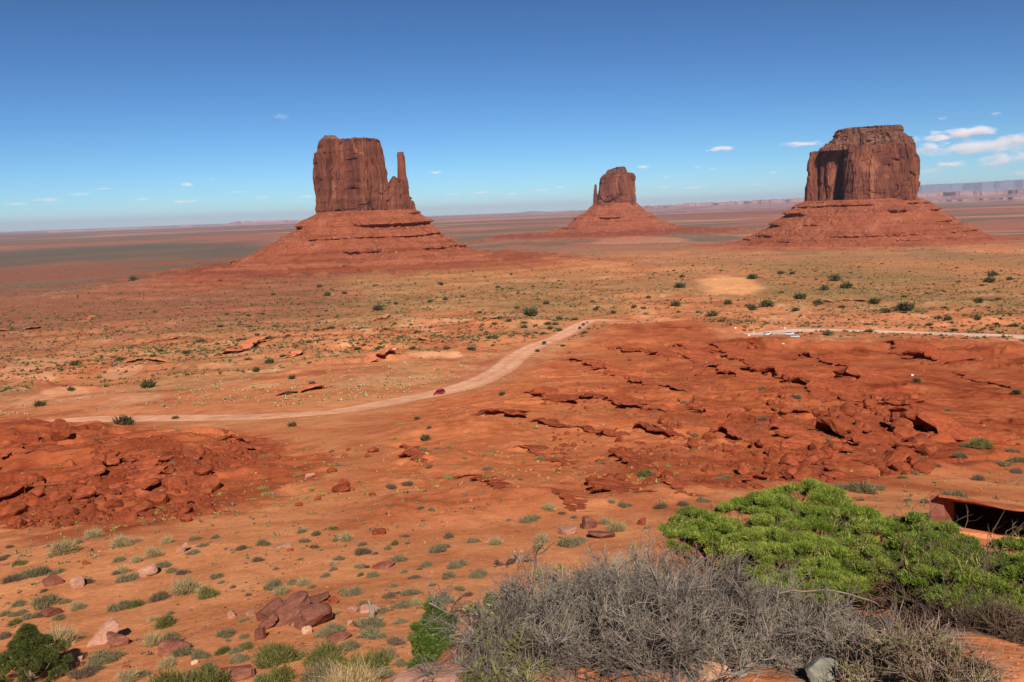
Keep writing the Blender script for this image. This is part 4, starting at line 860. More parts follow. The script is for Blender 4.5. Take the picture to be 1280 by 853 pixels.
# dark bushes dotted over the far plain
FB = [(665,394,18),(682,381,9),(647,386,6),(745,388,6),(767,392,7),(792,385,7),(810,373,6),(845,382,11),(890,395,12),(940,349,11),(975,343,8),(990,343,6),(1030,363,10),(1057,360,12),(1042,351,13),(1000,374,13),(940,387,11),(910,380,9),(960,383,14),(995,389,8),(1022,381,11),(1092,380,12),(1110,391,9),(1130,389,18),(1172,399,7),(1185,400,8),(1222,378,9),(1235,353,10),(1262,350,6),(1242,345,9),(850,360,12),(852,347,6),(700,400,8),(551,356,6),(537,378,6),(557,375,6),(579,372,5),(600,392,6),(624,399,6),(623,360,5),(472,388,12),(495,381,5),(410,369,7),(430,368,6),(342,369,5),(336,454,10),(321,464,8),(184,485,16),(89,488,7),(50,508,11),(365,474,8),(356,494,9),(390,482,9),(93,457,9),(151,451,8),(220,524,7),(366,533,10),(532,550,12),(628,494,8),(522,525,7),(537,536,6),(400,359,6),(167,351,9),(157,531,18),(1145,478,9),(1270,493,9),(672,440,6),(688,412,7),(700,414,7),(655,410,8)]
bme = [sobj('desert_bush', 60+k, 420, 'farbush', W=.10, L=(.5, .8), up_=.9) for k in range(3)]
PP = ground([a[0] for a in FB], [a[1] for a in FB]); g = np.random.default_rng(4)
LM += [((455,300), 'the thumb butte'), ((768,280), 'the middle butte'), ((1077,280), 'the right butte'), ((665,392), 'the biggest bush'), ((548,492), 'the red car on the road'), ((910,357), 'the bare orange pan'), ((975,417), 'the parked white cars'), ((728,408), 'the line of three cars'), ((300,435), 'the big black overhang'),
       ((480,448), 'the dark straight overhang'), ((90,525), 'the left end of the road'), ((1200,421), 'the right end of the pale road'), ((680,429), 'the lone dark car')]
labs = unique([(f"{sizeword(a[2]*1.4)} dark green bush {relwhere(a[0]+.5, a[1]+3)}", a[0]) for a in FB])
for (px, py, wp), P, lb in zip(FB, PP, labs):
    o = bpy.data.objects.new('desert_bush', bme[g.integers(3)]); C.objects.link(o); o.location = P; s_ = wp/F_PX*np.linalg.norm(P)*.78; o.scale = (s_, s_, s_*1.1); o.rotation_euler = (0, 0, g.uniform(0, 6)); tag(o, lb, 'bush', 'dark bushes dotted over the plain')
X1, Y1, r1, g = scatter_angles(900, 3.9, 9.5, -28, 34, 321)
dn = fbm(X1/90, Y1/120, 3, 205)+.5*sst(-12, 10, polar(X1, Y1)[0])+g.uniform(-.3, .3, len(X1))
kp = np.where((dn > .25) & (road_dist(X1, Y1) > 5) & (np.maximum(inpoly(PRR, X1, Y1, 1), inpoly(PAN, X1, Y1, 1)) < .3))[0][:225]
for k in kp:
    zone = 'left part' if X1[k]/Y1[k] < -.15 else ('middle' if X1[k]/Y1[k] < .25 else 'right part')
    o = bpy.data.objects.new('desert_bush', bme[g.integers(3)]); C.objects.link(o); o.location = (X1[k], Y1[k], float(H(X1[k:k+1], Y1[k:k+1])[0])); s_ = g.uniform(1.6, 4.0); o.scale = (s_, s_, s_*.8); o.rotation_euler = (0, 0, g.uniform(0, 6))
    tag(o, f'speck of dark green bush scattered over the {zone} of the far plain', 'bush', f'dark bush specks in the {zone} of the plain')
# scrub nobody could count
def mini(seed, n=7):
    g = np.random.default_rng(seed); D_ = unit(np.column_stack([g.normal(0, .8, (n, 2)), np.abs(g.normal(.7, .3, n))])); P = D_*.12*np.array([1, 1, .2]); V, Fc = blades(P, D_, g.uniform(.4, .6, n), np.full(n, .3), g, .2)
    q = Fc[0]; return V, np.concatenate([q[:, [0, 1, 2]], q[:, [0, 2, 3]], Fc[1]])
MV, MF = zip(*[mini(k) for k in range(6)])
def scrub(n, e0, e1, thr, sc0, sc1, seed, mat, freq=60, redw=0.0, th0=-34, th1=36, maxr=1e9):
    X1, Y1, r1, g = scatter_angles(n, e0, e1, th0, th1, seed)
    dn = fbm(X1/freq, Y1/freq, 4, seed)+g.uniform(-.35, .35, n)+redw*np.maximum(inpoly(PRR, X1, Y1, 1), inpoly(PRL, X1, Y1, 1))-2*inpoly(PAN, X1, Y1, 1)
    kp = (dn > thr) & (road_dist(X1, Y1) > 4) & (r1 < maxr); X1, Y1, r1 = X1[kp], Y1[kp], r1[kp]
    S_ = g.uniform(sc0, sc1, len(X1))*(.6+.6*g.random(len(X1))**2)
    return tag(merged('scrub', MV, MF, X1, Y1, H(X1, Y1)-.02, S_, g, M[mat]), kind='stuff')
scrub(15000, 3.0, 9.8, -.08, 1.3, 3.3, 401, 'olive', 70, -.9)
scrub(16000, 4.0, 12.5, -.05, .8, 1.9, 402, 'pale', 50, -1.3)
scrub(19000, 3.2, 9.0, .0, 1.3, 3.0, 407, 'farbush', 90, -.6)
scrub(5000, 2.4, 6.0, .0, 2.2, 5.0, 403, 'olive', 160, -.5)
scrub(2600, 10, 19, .1, .3, .7, 404, 'yellow', 25, .15)
scrub(3200, 9.5, 22, .05, .25, .65, 405, 'sage', 20, .0)
scrub(2600, 19, 31, .1, .10, .32, 406, 'darksage', 8, .0, -34, 4)


# dry root and dead wood
def tubes(P, R, sides=4):
    """P (K, m, 3) centre lines, R (K, m) radii"""
    P = np.asarray(P, float); R = np.asarray(R, float); K, m_, _ = P.shape
    T = unit(np.gradient(P, axis=1)); ref = np.where(np.abs(T[..., 2:3]) > .9, np.array([1., 0, 0]), np.array([0, 0, 1.])); U = unit(np.cross(T, ref)); W_ = np.cross(T, U)
    a = np.arange(sides)*2*PI/sides
    V = P[:, :, None]+R[:, :, None, None]*(np.cos(a)[None, None, :, None]*U[:, :, None]+np.sin(a)[None, None, :, None]*W_[:, :, None])
    i = (np.arange(K)*m_*sides)[:, None, None]+(np.arange(m_-1)*sides)[None, :, None]; j = np.arange(sides)[None, None, :]; j2 = (j+1) % sides
    Fq = np.stack([i+j, i+j2, i+sides+j2, i+sides+j], -1).reshape(-1, 4)
    return V.reshape(-1, 3), Fq
def grow(P0, D0, L, m_, g, wander=.3, bend=(0, 0, 0)):
    K = len(P0); P = [P0]; D_ = D0.copy(); st = (L/(m_-1))[:, None]
    for k in range(m_-1):
        D_ = unit(D_+g.normal(0, wander, (K, 3))+np.array(bend)); P.append(P[-1]+D_*st)
    return np.stack(P, 1)
def children(P, n, g, lo=.15, side=1.0, up_=.2):
    K, m_, _ = P.shape; k = np.repeat(np.arange(K), n); t_ = g.uniform(lo, .98, K*n)*(m_-1); i = np.minimum(t_.astype(int), m_-2); f = (t_-i)[:, None]
    p = P[k, i]*(1-f)+P[k, i+1]*f; d = unit(P[k, i+1]-P[k, i])
    d = unit(d+g.normal(0, side*.6, (K*n, 3))+np.array([0, 0, up_])); return p, d, t_/(m_-1), k
def cat_mesh(parts):
    vs, qs, ts, o = [], [], [], 0
    for V, Fs in parts:
        for F_ in (Fs if isinstance(Fs, list) else [Fs]): (qs if F_.shape[1] == 4 else ts).append(F_+o)
        vs.append(V); o += len(V)
    out = []
    if qs: out.append(np.concatenate(qs))
    if ts: out.append(np.concatenate(ts))
    return np.concatenate(vs), out
def deadwood(px, py, wpx, hpx, name, label, mat, seed, nst=7, cat='dead wood'):
    P, d = place_h(px, py); g = np.random.default_rng(seed); W_ = wpx/F_PX*d; h_ = hpx/F_PX*d
    D0 = unit(np.column_stack([g.normal(0, W_, nst), g.normal(0, W_*.4, nst), np.abs(g.normal(h_, h_*.3, nst))])); L = g.uniform(.6, 1, nst)*math.hypot(W_*.5, h_)
    A_ = grow(np.zeros((nst, 3))+g.normal(0, W_*.06, (nst, 3))*[1, 1, 0], D0, L, 7, g, .22); r0_ = h_*.09
    p, dd, tt_, k = children(A_, 4, g, .3, 1.2); B_ = grow(p, dd, g.uniform(.2, .5, len(p))*L[k], 5, g, .35)
    V, Fs = cat_mesh([tubes(A_, np.linspace(r0_, r0_*.3, 7)[None]*np.ones((nst, 1)), 6), tubes(B_, np.linspace(r0_*.35, r0_*.08, 5)[None]*np.ones((len(p), 1)), 4)])
    o = mesh_np(name, V, Fs, M[mat]); o.location = P-np.array([0, 0, h_*.08]); o.rotation_euler = (0, 0, -math.atan2(P[0], P[1])); return tag(o, label, cat)
def stump():
    P, d = place_h(465, 776); s_ = d/F_PX; g = np.random.default_rng(3)
    A_ = np.array([[(0, 0, -1.), (.5, 0, 6), (-.3, 0, 12), (-1.2, 0, 18), (-2.5, 0, 25)], [(0, 0, -1.), (-1, 0, 5), (1.5, 0, 10), (2.5, 0, 15), (2.2, 0, 19)], [(0, 0, 0.), (-3, 0, 2), (-6, -1, 4), (-10, -2, 5), (-13, -1, 5)], [(0, 0, 0.), (4, 0, 1), (7, -1, 2), (10, -1, 2), (12, 0, 3)], [(0, 0, 8.), (2, 0, 13), (4, 0, 16), (6, 0, 18), (7, 0, 22)]])*s_*1.1
    o = mesh_np('dead_stump', *(lambda v: (v[0], v[1]))(tubes(A_, np.array([[3.2, 2.8, 2.4, 1.8, .5], [3, 2.4, 2, 1.4, .6], [2, 1.5, 1.2, .8, .3], [2, 1.4, 1, .8, .3], [1.2, 1, .8, .5, .2]])*s_, 7)), M['stumpwood']); o.location = P; o.rotation_euler = (0, 0, -math.atan2(P[0], P[1])); tag(o, 'weathered pale upright dead stump among sage on the sand slope', 'stump')
stump()
deadwood(632, 706, 30, 14, 'dry_root', 'brown gnarled dry root lying on sand behind the grey dead shrub', 'darkbark', 5, 12)
deadwood(650, 702, 22, 20, 'dead_bush', 'thin dead bush right of the gnarled dry root', 'bark', 15, 9, 'dead bush')
deadwood(1262, 604, 30, 7, 'fallen_wood', 'pale fallen dead wood on the sandy flat at the right edge', 'bark', 6, 9)

# ------------------------------------------------------------------ junipers
def juniper(px, py, wpx, hpx, label, mat, seed, shape, dens=1.0, dist=None, nclump=90, blade=.055):
    if dist is None: P, d = place_h(px, py)
    else: P = pdir(px, py)[0]*dist; d = dist; P[2] = float(H(P[0], P[1]))
    g = np.random.default_rng(seed); W_ = wpx/F_PX*d; h_ = hpx/F_PX*d*1.08
    root = thing('juniper_tree', tuple(P), -math.atan2(P[0], P[1]), label, 'tree', 'juniper trees on the near slope')
    cs = []
    while len(cs) < nclump:
        z = g.uniform(.06, 1); lim = shape(z); a = g.uniform(0, 6.28); q = math.sqrt(g.random())
        x = lim[0]+(lim[1]-lim[0])*(.5+.5*q*math.cos(a)); y = .5*(lim[1]-lim[0])*q*math.sin(a)
        if shape is shp_mid:
            oxx, hh_ = ((-.26, .74), (.02, 1.0), (.29, .84), (-.1, .86), (.15, .9))[g.integers(5)]; ww_ = .24*(1-z)**.8+.03; x = oxx+ww_*q*math.cos(a); y = ww_*q*math.sin(a); z = z*hh_
        cs.append((x*W_, y*W_, z*h_))
    cs = np.array(cs); crown = []
    K = 26; k = g.choice(len(cs), K, replace=False)
    P0 = np.column_stack([g.normal(0, .02*W_, K), g.normal(0, .02*W_, K), np.clip(cs[k, 2]*g.uniform(.05, .5, K), 0, None)]); t_ = np.linspace(0, 1, 6)[None, :, None]
    A_ = P0[:, None]*(1-t_)+cs[k][:, None]*t_+np.stack([0*t_[0, :, 0], 0*t_[0, :, 0], -.12*h_*np.sin(t_[0, :, 0]*PI)], 1)[None]+g.normal(0, .012*h_, (K, 6, 3))
    top = cs[np.argmax(cs[:, 2])]; T_ = np.linspace(0, 1, 8)[:, None]; tr = np.zeros((2, 8, 3)); tr[0] = T_*top*.92+g.normal(0, .015*h_, (8, 3)); tr[1] = T_*np.array([.22*W_, 0, .5*h_])+g.normal(0, .015*h_, (8, 3)); tr[:, 0] = [0, 0, -.06*h_]
    mesh_np('trunk', *tubes(tr, np.linspace(.055, .012, 8)[None]*h_*np.array([[1], [.8]]), 8), M['bark'], True, root)
    mesh_np('limbs', *tubes(A_, np.linspace(.018, .004, 6)[None]*h_*np.ones((K, 1)), 5), M['bark'], True, root)
    for c in cs:
        rr_ = g.uniform(.06, .11)*h_*(.55 if h_ > 3 else 1); n = int(300*dens); u_ = unit(g.normal(size=(n, 3))); u_[:, 2] = u_[:, 2]*.8+.15; p = c+u_*rr_*(g.uniform(.35, 1, n)**.5)[:, None]*np.array([1, 1, .85])
        crown.append(blades(p, unit(u_+np.array([0, 0, .5])+g.normal(0, .3, (n, 3))), g.uniform(.6, 1.3, n)*blade*1.4, g.uniform(.7, 1.2, n)*blade*.42, g, .3))
    V, Fs = cat_mesh(crown); mesh_np('crown', V, Fs, M[mat], False, root); return root
def shp_left(z):
    w_ = np.interp(z, [0, .15, .3, .5, .7, .85, 1], [.30, .46, .5, .34, .22, .13, .03]); return (-w_*(1.05 if z < .5 else .8)+.02, w_+.02*(1-z))
def shp_mid(z):
    w_ = np.interp(z, [0, .2, .5, .75, .9, 1], [.42, .5, .46, .30, .12, .04]); return (-w_+.05*math.sin(z*9), w_*.95+.05*math.sin(z*7+1))
def shp_col(z):
    w_ = np.interp(z, [0, .3, .6, .85, 1], [.5, .5, .36, .2, .05]); return (-w_, w_)
juniper(38, 850, 80, 52, 'dark rounded juniper with bare forked trunk at the lower left corner', 'juniper', 31, shp_left, 1.1, nclump=170)
juniper(544, 845, 66, 108, 'bright green pointed juniper in the middle beside the grey dead shrub', 'juniper_bright', 32, shp_mid, 1.1, nclump=170, dist=31)
juniper(617, 840, 34, 108, 'narrow bright juniper half hidden behind the grey dead shrub', 'juniper_bright', 33, shp_col, 1.0, nclump=90, dist=31)
def round_bush(px, py, wpx, label):
    P, d = place_h(px, py); s_ = wpx/F_PX*d; me = sobj('round_bush', 65, 3800, 'olive', W=.02, L=(.25, .45), up_=.9); o = bpy.data.objects.new('round_bush', me); C.objects.link(o); o.location = P; o.scale = (s_*.95, s_*.95, s_*1.15); tag(o, label, 'shrub')
round_bush(805, 595, 17, 'round dark olive shrub standing at the crack in the central red slope')
# blond dry grass at the bottom edge
P, d = place_h(440, 872); V, Fc = dome_shrub(91, 1500, L=(.5, .95), W=.012, spread=.35, up_=1.0, lumps=6); o = mesh_np('dry_grass', V, Fc, M['straw']); o.location = P; o.scale = (1.7, 1.3, 1.35); tag(o, 'blond dry grass tuft at the bottom edge left of the pink rock', 'grass clump')

# ------------------------------------------------------------------ foreground: rocks
rock_at(524, 868, 130, 62, 'pinkrock', 'broad sloping pale pink rock at the bottom edge left of the dead shrub', 881, -.42, .2, .35, 6, dist=3.2, sub=4, sink=.30)
rock_at(1029, 838, 42, 32, 'greystone', 'grey pointed stone at the bottom edge under the dead shrub', 882, .12, .3, .3, 8, dist=3.2)
rock_at(893, 842, 38, 22, 'tanstone', 'tan and orange stone in the twigs at the bottom edge', 883, 0, .2, .4, 8, dist=3.15)
rock_at(926, 838, 26, 18, 'greystone', 'small bluish grey stone right of the tan stone at the bottom edge', 884, 0, .6, .2, 8, dist=3.2)
rock_at(1128, 840, 18, 16, 'greystone', 'small grey stone at the foot of the herb on the right', 885, -.5, .2, .4, 8, dist=3.2)

# dark hollow under a sandstone ledge at the right edge
def hollow():
    c = ground([1268], [684])[0]; q_ = pdir(1250, 638)[0]; SH_ = -q_[2]/math.hypot(q_[0], q_[1])*.985; z0 = c[2]; a = math.atan2(c[0], c[1]); k_ = float(np.linalg.norm(c[:2]))/10.6
    root = thing('sandstone_overhang', (c[0], c[1], z0), -a, 'flat sandstone overhang with a pitch black hollow under it at the right edge', 'rock overhang'); root.scale = (k_, k_, k_)
    def blk(name, x0, x1, y0, y1, z0_, z1_, sd, mat='slab', n=26):
        gx, gz = np.meshgrid(np.linspace(0, 1, n), np.linspace(0, 1, n)); vs, fs, o = [], [], 0
        fcs = [(gx, gx*0, gz), (gx, gx*0+1, gz), (gx*0, gx, gz), (gx*0+1, gx, gz), (gx, gz, gx*0), (gx, gz, gx*0+1)]
        for (u, v, w_) in fcs:
            X_ = x0+(x1-x0)*u; Y_ = y0+(y1-y0)*v; Z_ = z0_+(z1_-z0_)*w_-SH_*Y_*(name != 'sill')
            nz = lambda s_, q: q*n3(X_/s_, Y_/s_, Z_/s_, sd)
            P_ = np.stack([X_+nz(.35, .06)+n3(X_/.12, Y_/.12, Z_/.12, sd+1)*.015, Y_+n3(X_/.3, Y_/.3, Z_/.3, sd+2)*.07, Z_+n3(X_/.5, Y_/.5, Z_/.5, sd+3)*.014+n3(X_/.1, Y_/.1, Z_/.1, sd+4)*.008], -1).reshape(-1, 3)
            i = (np.arange(n-1)*n)[:, None]+np.arange(n-1)[None]; vs.append(P_); fs.append(np.stack([i, i+1, i+n+1, i+n], -1).reshape(-1, 4)+o); o += n*n
        return mesh_np(name, np.concatenate(vs), np.concatenate(fs), M[mat], False, root)
    blk('roof_slab', -.80, 1.7, -.10, 2.4, .46, .49, 3, 'plainrock')
    blk('side_wall', -.88, -.70, .0, 2.3, -1.6, .47, 13)
    blk('side_block', -1.12, -.86, .25, 1.7, -1.6, .22, 53)
    blk('back_wall', -.8, 1.7, 2.2, 2.4, -1.0, .47, 23)
    blk('side_wall', 1.6, 2.1, .0, 2.3, -1.8, .47, 33)
    blk('sill', -.9, 1.8, -.45, .25, -1.3, .03, 43, 'plainrock')
    rock_at(1213, 641, 22, 8, 'slab', 'flat stone lying on the left end of the sandstone overhang', 891, 0, .2, .5, 7, dist=11.3, sink=.1)
hollow()

# ------------------------------------------------------------------ foreground: shrubs
def at(px, py, dist): return pdir(px, py)[0]*dist
def gz(p): return float(H(p[0], p[1]))
def pad_bush(name, label, pads, roots, mat, seed, nb, blade, fill=.12):
    nb = nb
    g = np.random.default_rng(seed); c0 = np.mean([roots[k] for k in range(len(roots))], 0); c0 = np.array([c0[0], c0[1], gz(c0)])
    root = thing(name, tuple(c0), 0, label, 'shrub'); fol = []; ctr = []
    area = sum(rx*rx for (_, _, _, rx, _) in pads)
    for (px, py, d, rx, rz) in pads:
        c = at(px, py, d)-c0; c[2] -= rz*.8; ctr.append(c); n = int(nb*rx*rx/area)
        sub_ = 20; rx *= .92; sc_ = unit(g.normal(size=(sub_, 3))); sc_[:, 2] = np.abs(sc_[:, 2])*1.1-.1; sc_ = unit(sc_)*np.array([rx, rx*1.05, rz])*g.uniform(.62, 1.0, sub_)[:, None]
        k = g.integers(sub_, size=n); u_ = unit(g.normal(size=(n, 3))); u_[:, 2] = np.abs(u_[:, 2])-.15
        rr_ = rx*.25*(g.uniform(.3, 1, n)**.6)
        p = c+sc_[k]+u_*rr_[:, None]*np.array([1, 1, .55])
        dr = unit(u_*.9+unit(sc_[k])*.4+np.array([0, 0, .45])+g.normal(0, .4, (n, 3)))
        fol.append(blades(p, dr, g.uniform(.6, 1.35, n)*blade, g.uniform(.7, 1.25, n)*blade*.17, g, .25))
    V, Fs = cat_mesh(fol); mesh_np('foliage', V, Fs, M[mat], False, root)
    kk_ = g.integers(len(ctr), size=1100); cc_ = np.array(ctr)[kk_]; pz = g.uniform(-1, 1, (len(ctr), 3))*np.array([.12, .12, .04]); p = cc_+pz[kk_]+g.normal(0, .03, (1100, 3))+np.array([0, 0, .05])
    mesh_np('yellow_sprigs', *blades(p, unit(g.normal(0, .6, (1100, 3))+np.array([0, 0, .9])), g.uniform(.02, .05, 1100), g.uniform(.003, .005, 1100), g, .3), M['yellow'], False, root)
    ctr = np.array(ctr); rts = np.array([[q[0], q[1], gz(q)] for q in roots])-c0
    n = len(ctr)*5; k = np.arange(n) % len(ctr); j = np.argmin(np.linalg.norm(ctr[k][:, None, :2]-rts[None, :, :2]+g.normal(0, .12, (n, len(rts), 2)), axis=2), 1)
    t_ = np.linspace(0, 1, 9)[None, :, None]; e = ctr[k]+g.normal(0, 1, (n, 3))*np.array([.13, .13, .03]); A_ = (rts[j]+g.normal(0, .05, (n, 3))*[1, 1, 0])[:, None]*(1-t_)+e[:, None]*t_
    A_ = A_+np.concatenate([np.zeros((n, 9, 2)), -(.05*np.sin(t_*PI))*np.ones((n, 1, 1))], 2)+g.normal(0, .014, (n, 9, 3))
    p, dd, tt_, kk = children(A_, 10, g, .25, 1.0, .3); B_ = grow(p, dd, g.uniform(.08, .26, len(p)), 5, g, .3)
    p2, d2, _, _ = children(B_, 3, g, .2, 1.1, .2); C_ = grow(p2, d2, g.uniform(.03, .1, len(p2)), 3, g, .3)
    mesh_np('branches', *cat_mesh([tubes(A_, np.linspace(.009, .003, 9)[None]*g.uniform(.6, 1.3, (n, 1)), 5), tubes(B_, np.linspace(.0028, .0012, 5)[None]*np.ones((len(p), 1)), 3), tubes(C_, np.linspace(.0013, .0007, 3)[None]*np.ones((len(p2), 1)), 3)]), M['darkbark'], False, root)
    return root
PL = [(867,646,5.3,.20,.10),(905,662,5.1,.20,.10),(933,634,5.5,.20,.10),(962,622,5.6,.22,.11),(1005,610,5.7,.22,.12),(1030,618,5.6,.2,.11),(976,648,5.3,.20,.10),(1022,648,5.3,.22,.10),(1062,641,5.3,.22,.11),(1092,660,5.1,.18,.10),(950,668,5.0,.18,.09),(1010,680,4.9,.22,.11),
      (976,690,4.8,.18,.10),(1062,676,4.9,.20,.10),(1095,692,4.8,.17,.10),(1032,712,4.6,.17,.10),(1008,722,4.5,.16,.09),(972,728,4.4,.14,.09),(1058,728,4.5,.14,.09),(886,655,5.3,.2,.1),(850,664,5.0,.13,.08),(1045,690,4.8,.2,.1),(930,690,4.7,.14,.09)]
pad_bush('green_shrub', 'big bright green dome shrub behind the grey dead shrub', PL, [at(975,740,4.9), at(1040,735,4.9), at(920,720,5.1), at(1010,730,5.1)], 'green', 41, 300000, .019)
PR2 = [(1126,652,5.2,.16,.10),(1156,655,5.1,.2,.11),(1180,674,4.9,.18,.10),(1200,690,4.7,.18,.10),(1150,682,4.8,.16,.09),(1215,710,4.5,.18,.10),(1243,715,4.4,.18,.10),(1268,702,4.6,.18,.10),(1235,748,4.1,.16,.09),(1262,745,4.1,.17,.09),(1185,735,4.3,.12,.07),(1280,765,4.0,.13,.07),(1160,722,4.2,.13,.07),(1200,742,4.0,.13,.07),(1250,765,3.9,.12,.06),(1225,722,4.1,.14,.08),(1290,705,4.2,.16,.09),(1265,680,4.7,.13,.08),(1208,730,4.3,.15,.08),(1220,758,4.0,.12,.07),(1290,725,4.4,.2,.1),(1175,702,4.6,.14,.08),(1130,690,4.8,.12,.07),(1310,745,4.2,.18,.09),(1135,742,4.3,.07,.04),(1285,750,4.1,.13,.07)]
pad_bush('green_shrub', 'darker green shrub with open brown branches at the right edge', PR2, [at(1170,770,4.5), at(1215,785,4.3), at(1150,750,4.6), at(1260,780,4.3)], 'darkgreen', 42, 260000, .019)

# dead grey shrub: a tangle of twigs
def dead_shrub(name, label, crowns, nst, seed, L=(.3, .55), mat='twig', cat='dead shrub', n2_=11, n3_=5, up_=.55, leaf=None):
    g = np.random.default_rng(seed); cr = np.array([at(c[0], c[1], c[2]+(.22 if name == 'dead_shrub' else 0)) for c in crowns]); cr[:, 2] = [gz(c) for c in cr]; c0 = cr.mean(0); c0[2] = gz(c0); sz = np.array([c[3] for c in crowns])
    root = thing(name, tuple(c0), 0, label, cat); k = np.repeat(np.arange(len(cr)), nst); n = len(k)
    P0 = cr[k]-c0+g.normal(0, 1, (n, 3))*(np.array([.13, .13, 0]) if name == 'dead_shrub' else np.array([.03, .03, 0]))-np.array([0, 0, .02]); D0 = unit(np.column_stack([g.normal(0, .75, (n, 2)), np.abs(g.normal(up_, .3, n))]))
    Ls = g.uniform(L[0], L[1], n)*sz[k]; A_ = grow(P0, D0, Ls, 9, g, .17, (0, 0, -.01))
    p, dd, tt_, kk = children(A_, n2_, g, .2, 1.1, .25); B_ = grow(p, dd, g.uniform(.25, .6, len(p))*Ls[kk]*(1.1-.5*tt_), 6, g, .24)
    p2, d2, t2, k2 = children(B_, n3_, g, .15, 1.2, .15); C_ = grow(p2, d2, g.uniform(.03, .11, len(p2))*1.0, 4, g, .3)
    def fixz(Q): 
        zz = H(Q[..., 0].ravel()+c0[0], Q[..., 1].ravel()+c0[1]).reshape(Q.shape[:2])-c0[2]+.004; Q[..., 2] = np.maximum(Q[..., 2], zz-(np.arange(Q.shape[1]) == 0)[None]*.02); return Q
    lk = np.array([[cr[q]-c0, cr[int(np.argsort(np.linalg.norm(cr-cr[q], axis=1))[1])]-c0] for q in range(len(cr))]+[[cr[q]-c0, cr[q+1]-c0] for q in range(len(cr)-1)]); t9 = np.linspace(0, 1, 9)[None, :, None]
    A_ = np.concatenate([A_, lk[:, :1]*(1-t9)+lk[:, 1:]*t9+g.normal(0, .01, (len(lk), 9, 3))]); n = len(A_)
    A_, B_, C_ = fixz(A_), fixz(B_), fixz(C_)
    mesh_np('branches', *tubes(A_, np.linspace(.0078, .0022, 9)[None]*(.35+1.1*g.random((n, 1))**2), 5), M[mat], False, root)
    mesh_np('twigs', *cat_mesh([tubes(B_, np.linspace(.0021, .0011, 6)[None]*g.uniform(.7, 1.3, (len(p), 1)), 3), tubes(C_, np.linspace(.0012, .0007, 4)[None]*g.uniform(.7, 1.3, (len(p2), 1)), 3)]), M[mat], False, root)
    if leaf:
        lm, nl, bl, lo = leaf; p3, d3, t3, _ = children(B_, nl, g, lo, 1.2, .5); n_ = len(p3)
        mesh_np('leaves', *blades(p3, d3, g.uniform(.6, 1.3, n_)*bl, g.uniform(.7, 1.3, n_)*bl*.3, g, .3), M[lm], False, root)
    return root
dead_shrub('dead_shrub', 'wide grey tangle of dead twigs in the foreground', [(700,850,3.15,.6),(725,810,3.5,.68),(770,840,3.2,.8),(790,790,3.75,.8),(850,825,3.35,.8),(880,785,3.8,.72),(925,815,3.4,.62),(960,795,3.5,.55),(1000,805,3.4,.5),(1045,800,3.4,.42),(1065,815,3.25,.34),(735,775,3.8,.66),(668,865,3.1,.42),(830,775,4.0,.8),(890,820,3.35,.7),(820,845,3.1,.6)], 26, 51, up_=.36)
# pale straight stalks and bigger bleached branches
def stalks(pts, rad, name, label):
    ob = [];
    for q in pts:
        P_ = np.array([at(*c) for c in q]); t0 = np.linspace(0, len(P_)-1, 12); ob.append(np.stack([np.interp(t0, np.arange(len(P_)), P_[:, k]) for k in range(3)], 1)+RNG.normal(0, .004, (12, 3)))
    A_ = np.stack(ob); c0 = A_[0, 0].copy()
    o = mesh_np(name, *tubes(A_-c0, np.linspace(rad, rad*.4, 12)[None]*np.ones((len(A_), 1)), 6), M['bark'], True); o.location = c0; return tag(o, label, 'branch')
stalks([[(975,742,3.6),(1030,736,3.7),(1080,750,3.75),(1100,757,3.8)]], .0042, 'dead_branch', 'long dead branch arching over the right part of the dead shrub')
stalks([[(1078,848,3.1),(1080,830,3.1),(1088,815,3.1)]], .0045, 'dead_branch', 'short pale stick standing right of the grey pointed stone')
stalks([[(1085,850,3.05),(1125,845,3.05),(1175,850,3.05)]], .0032, 'dead_branch', 'thin pale stick lying on the red sand at the bottom right')
stalks([[(1205,790,3.6),(1196,775,3.6),(1188,760,3.62)]], .006, 'dead_branch', 'pale broken stick under the darker green shrub')
dead_shrub('faded_shrub', 'faded yellow green shrub peeping over the left back of the dead tangle', [(690,738,4.0,.75),(740,715,4.3,.8),(790,700,4.5,.8),(650,765,3.8,.6),(840,705,4.4,.6)], 22, 52, (.2, .4), 'twigpale', 'shrub', 8, 3, .6, ('strawgreen', 7, .028, .35))
dead_shrub('trailing_shrub', 'olive trailing shrub at the lower left end of the dead tangle', [(638,862,3.2,.5),(622,880,3.1,.42),(650,838,3.35,.5)], 16, 53, (.16, .32), 'twig', 'shrub', 8, 3, .5, ('olive', 9, .026, .2))
dead_shrub('desert_herb', 'sparse olive herb on red sand at the bottom right', [(1190,842,2.95,.8),(1165,848,2.9,.6),(1215,855,2.9,.6)], 12, 54, (.07, .16), 'bark', 'herb', 7, 3, .8, ('olive', 7, .016, .1))
dead_shrub('desert_herb', 'leggy grey green herb between the dead tangle and the right shrub', [(1110,805,3.3,.6),(1140,812,3.2,.6),(1090,830,3.05,.5)], 12, 55, (.14, .3), 'bark', 'herb', 7, 3, .8, ('strawgreen', 5, .020, .2))
dead_shrub('brown_shrub', 'reddish brown half dead shrub under the right green shrub', [(1215,795,3.6,.45),(1255,795,3.6,.45),(1165,790,3.7,.5),(1285,802,3.5,.45)], 14, 56, (.16, .30), 'darkbark', 'shrub', 9, 4, .6)

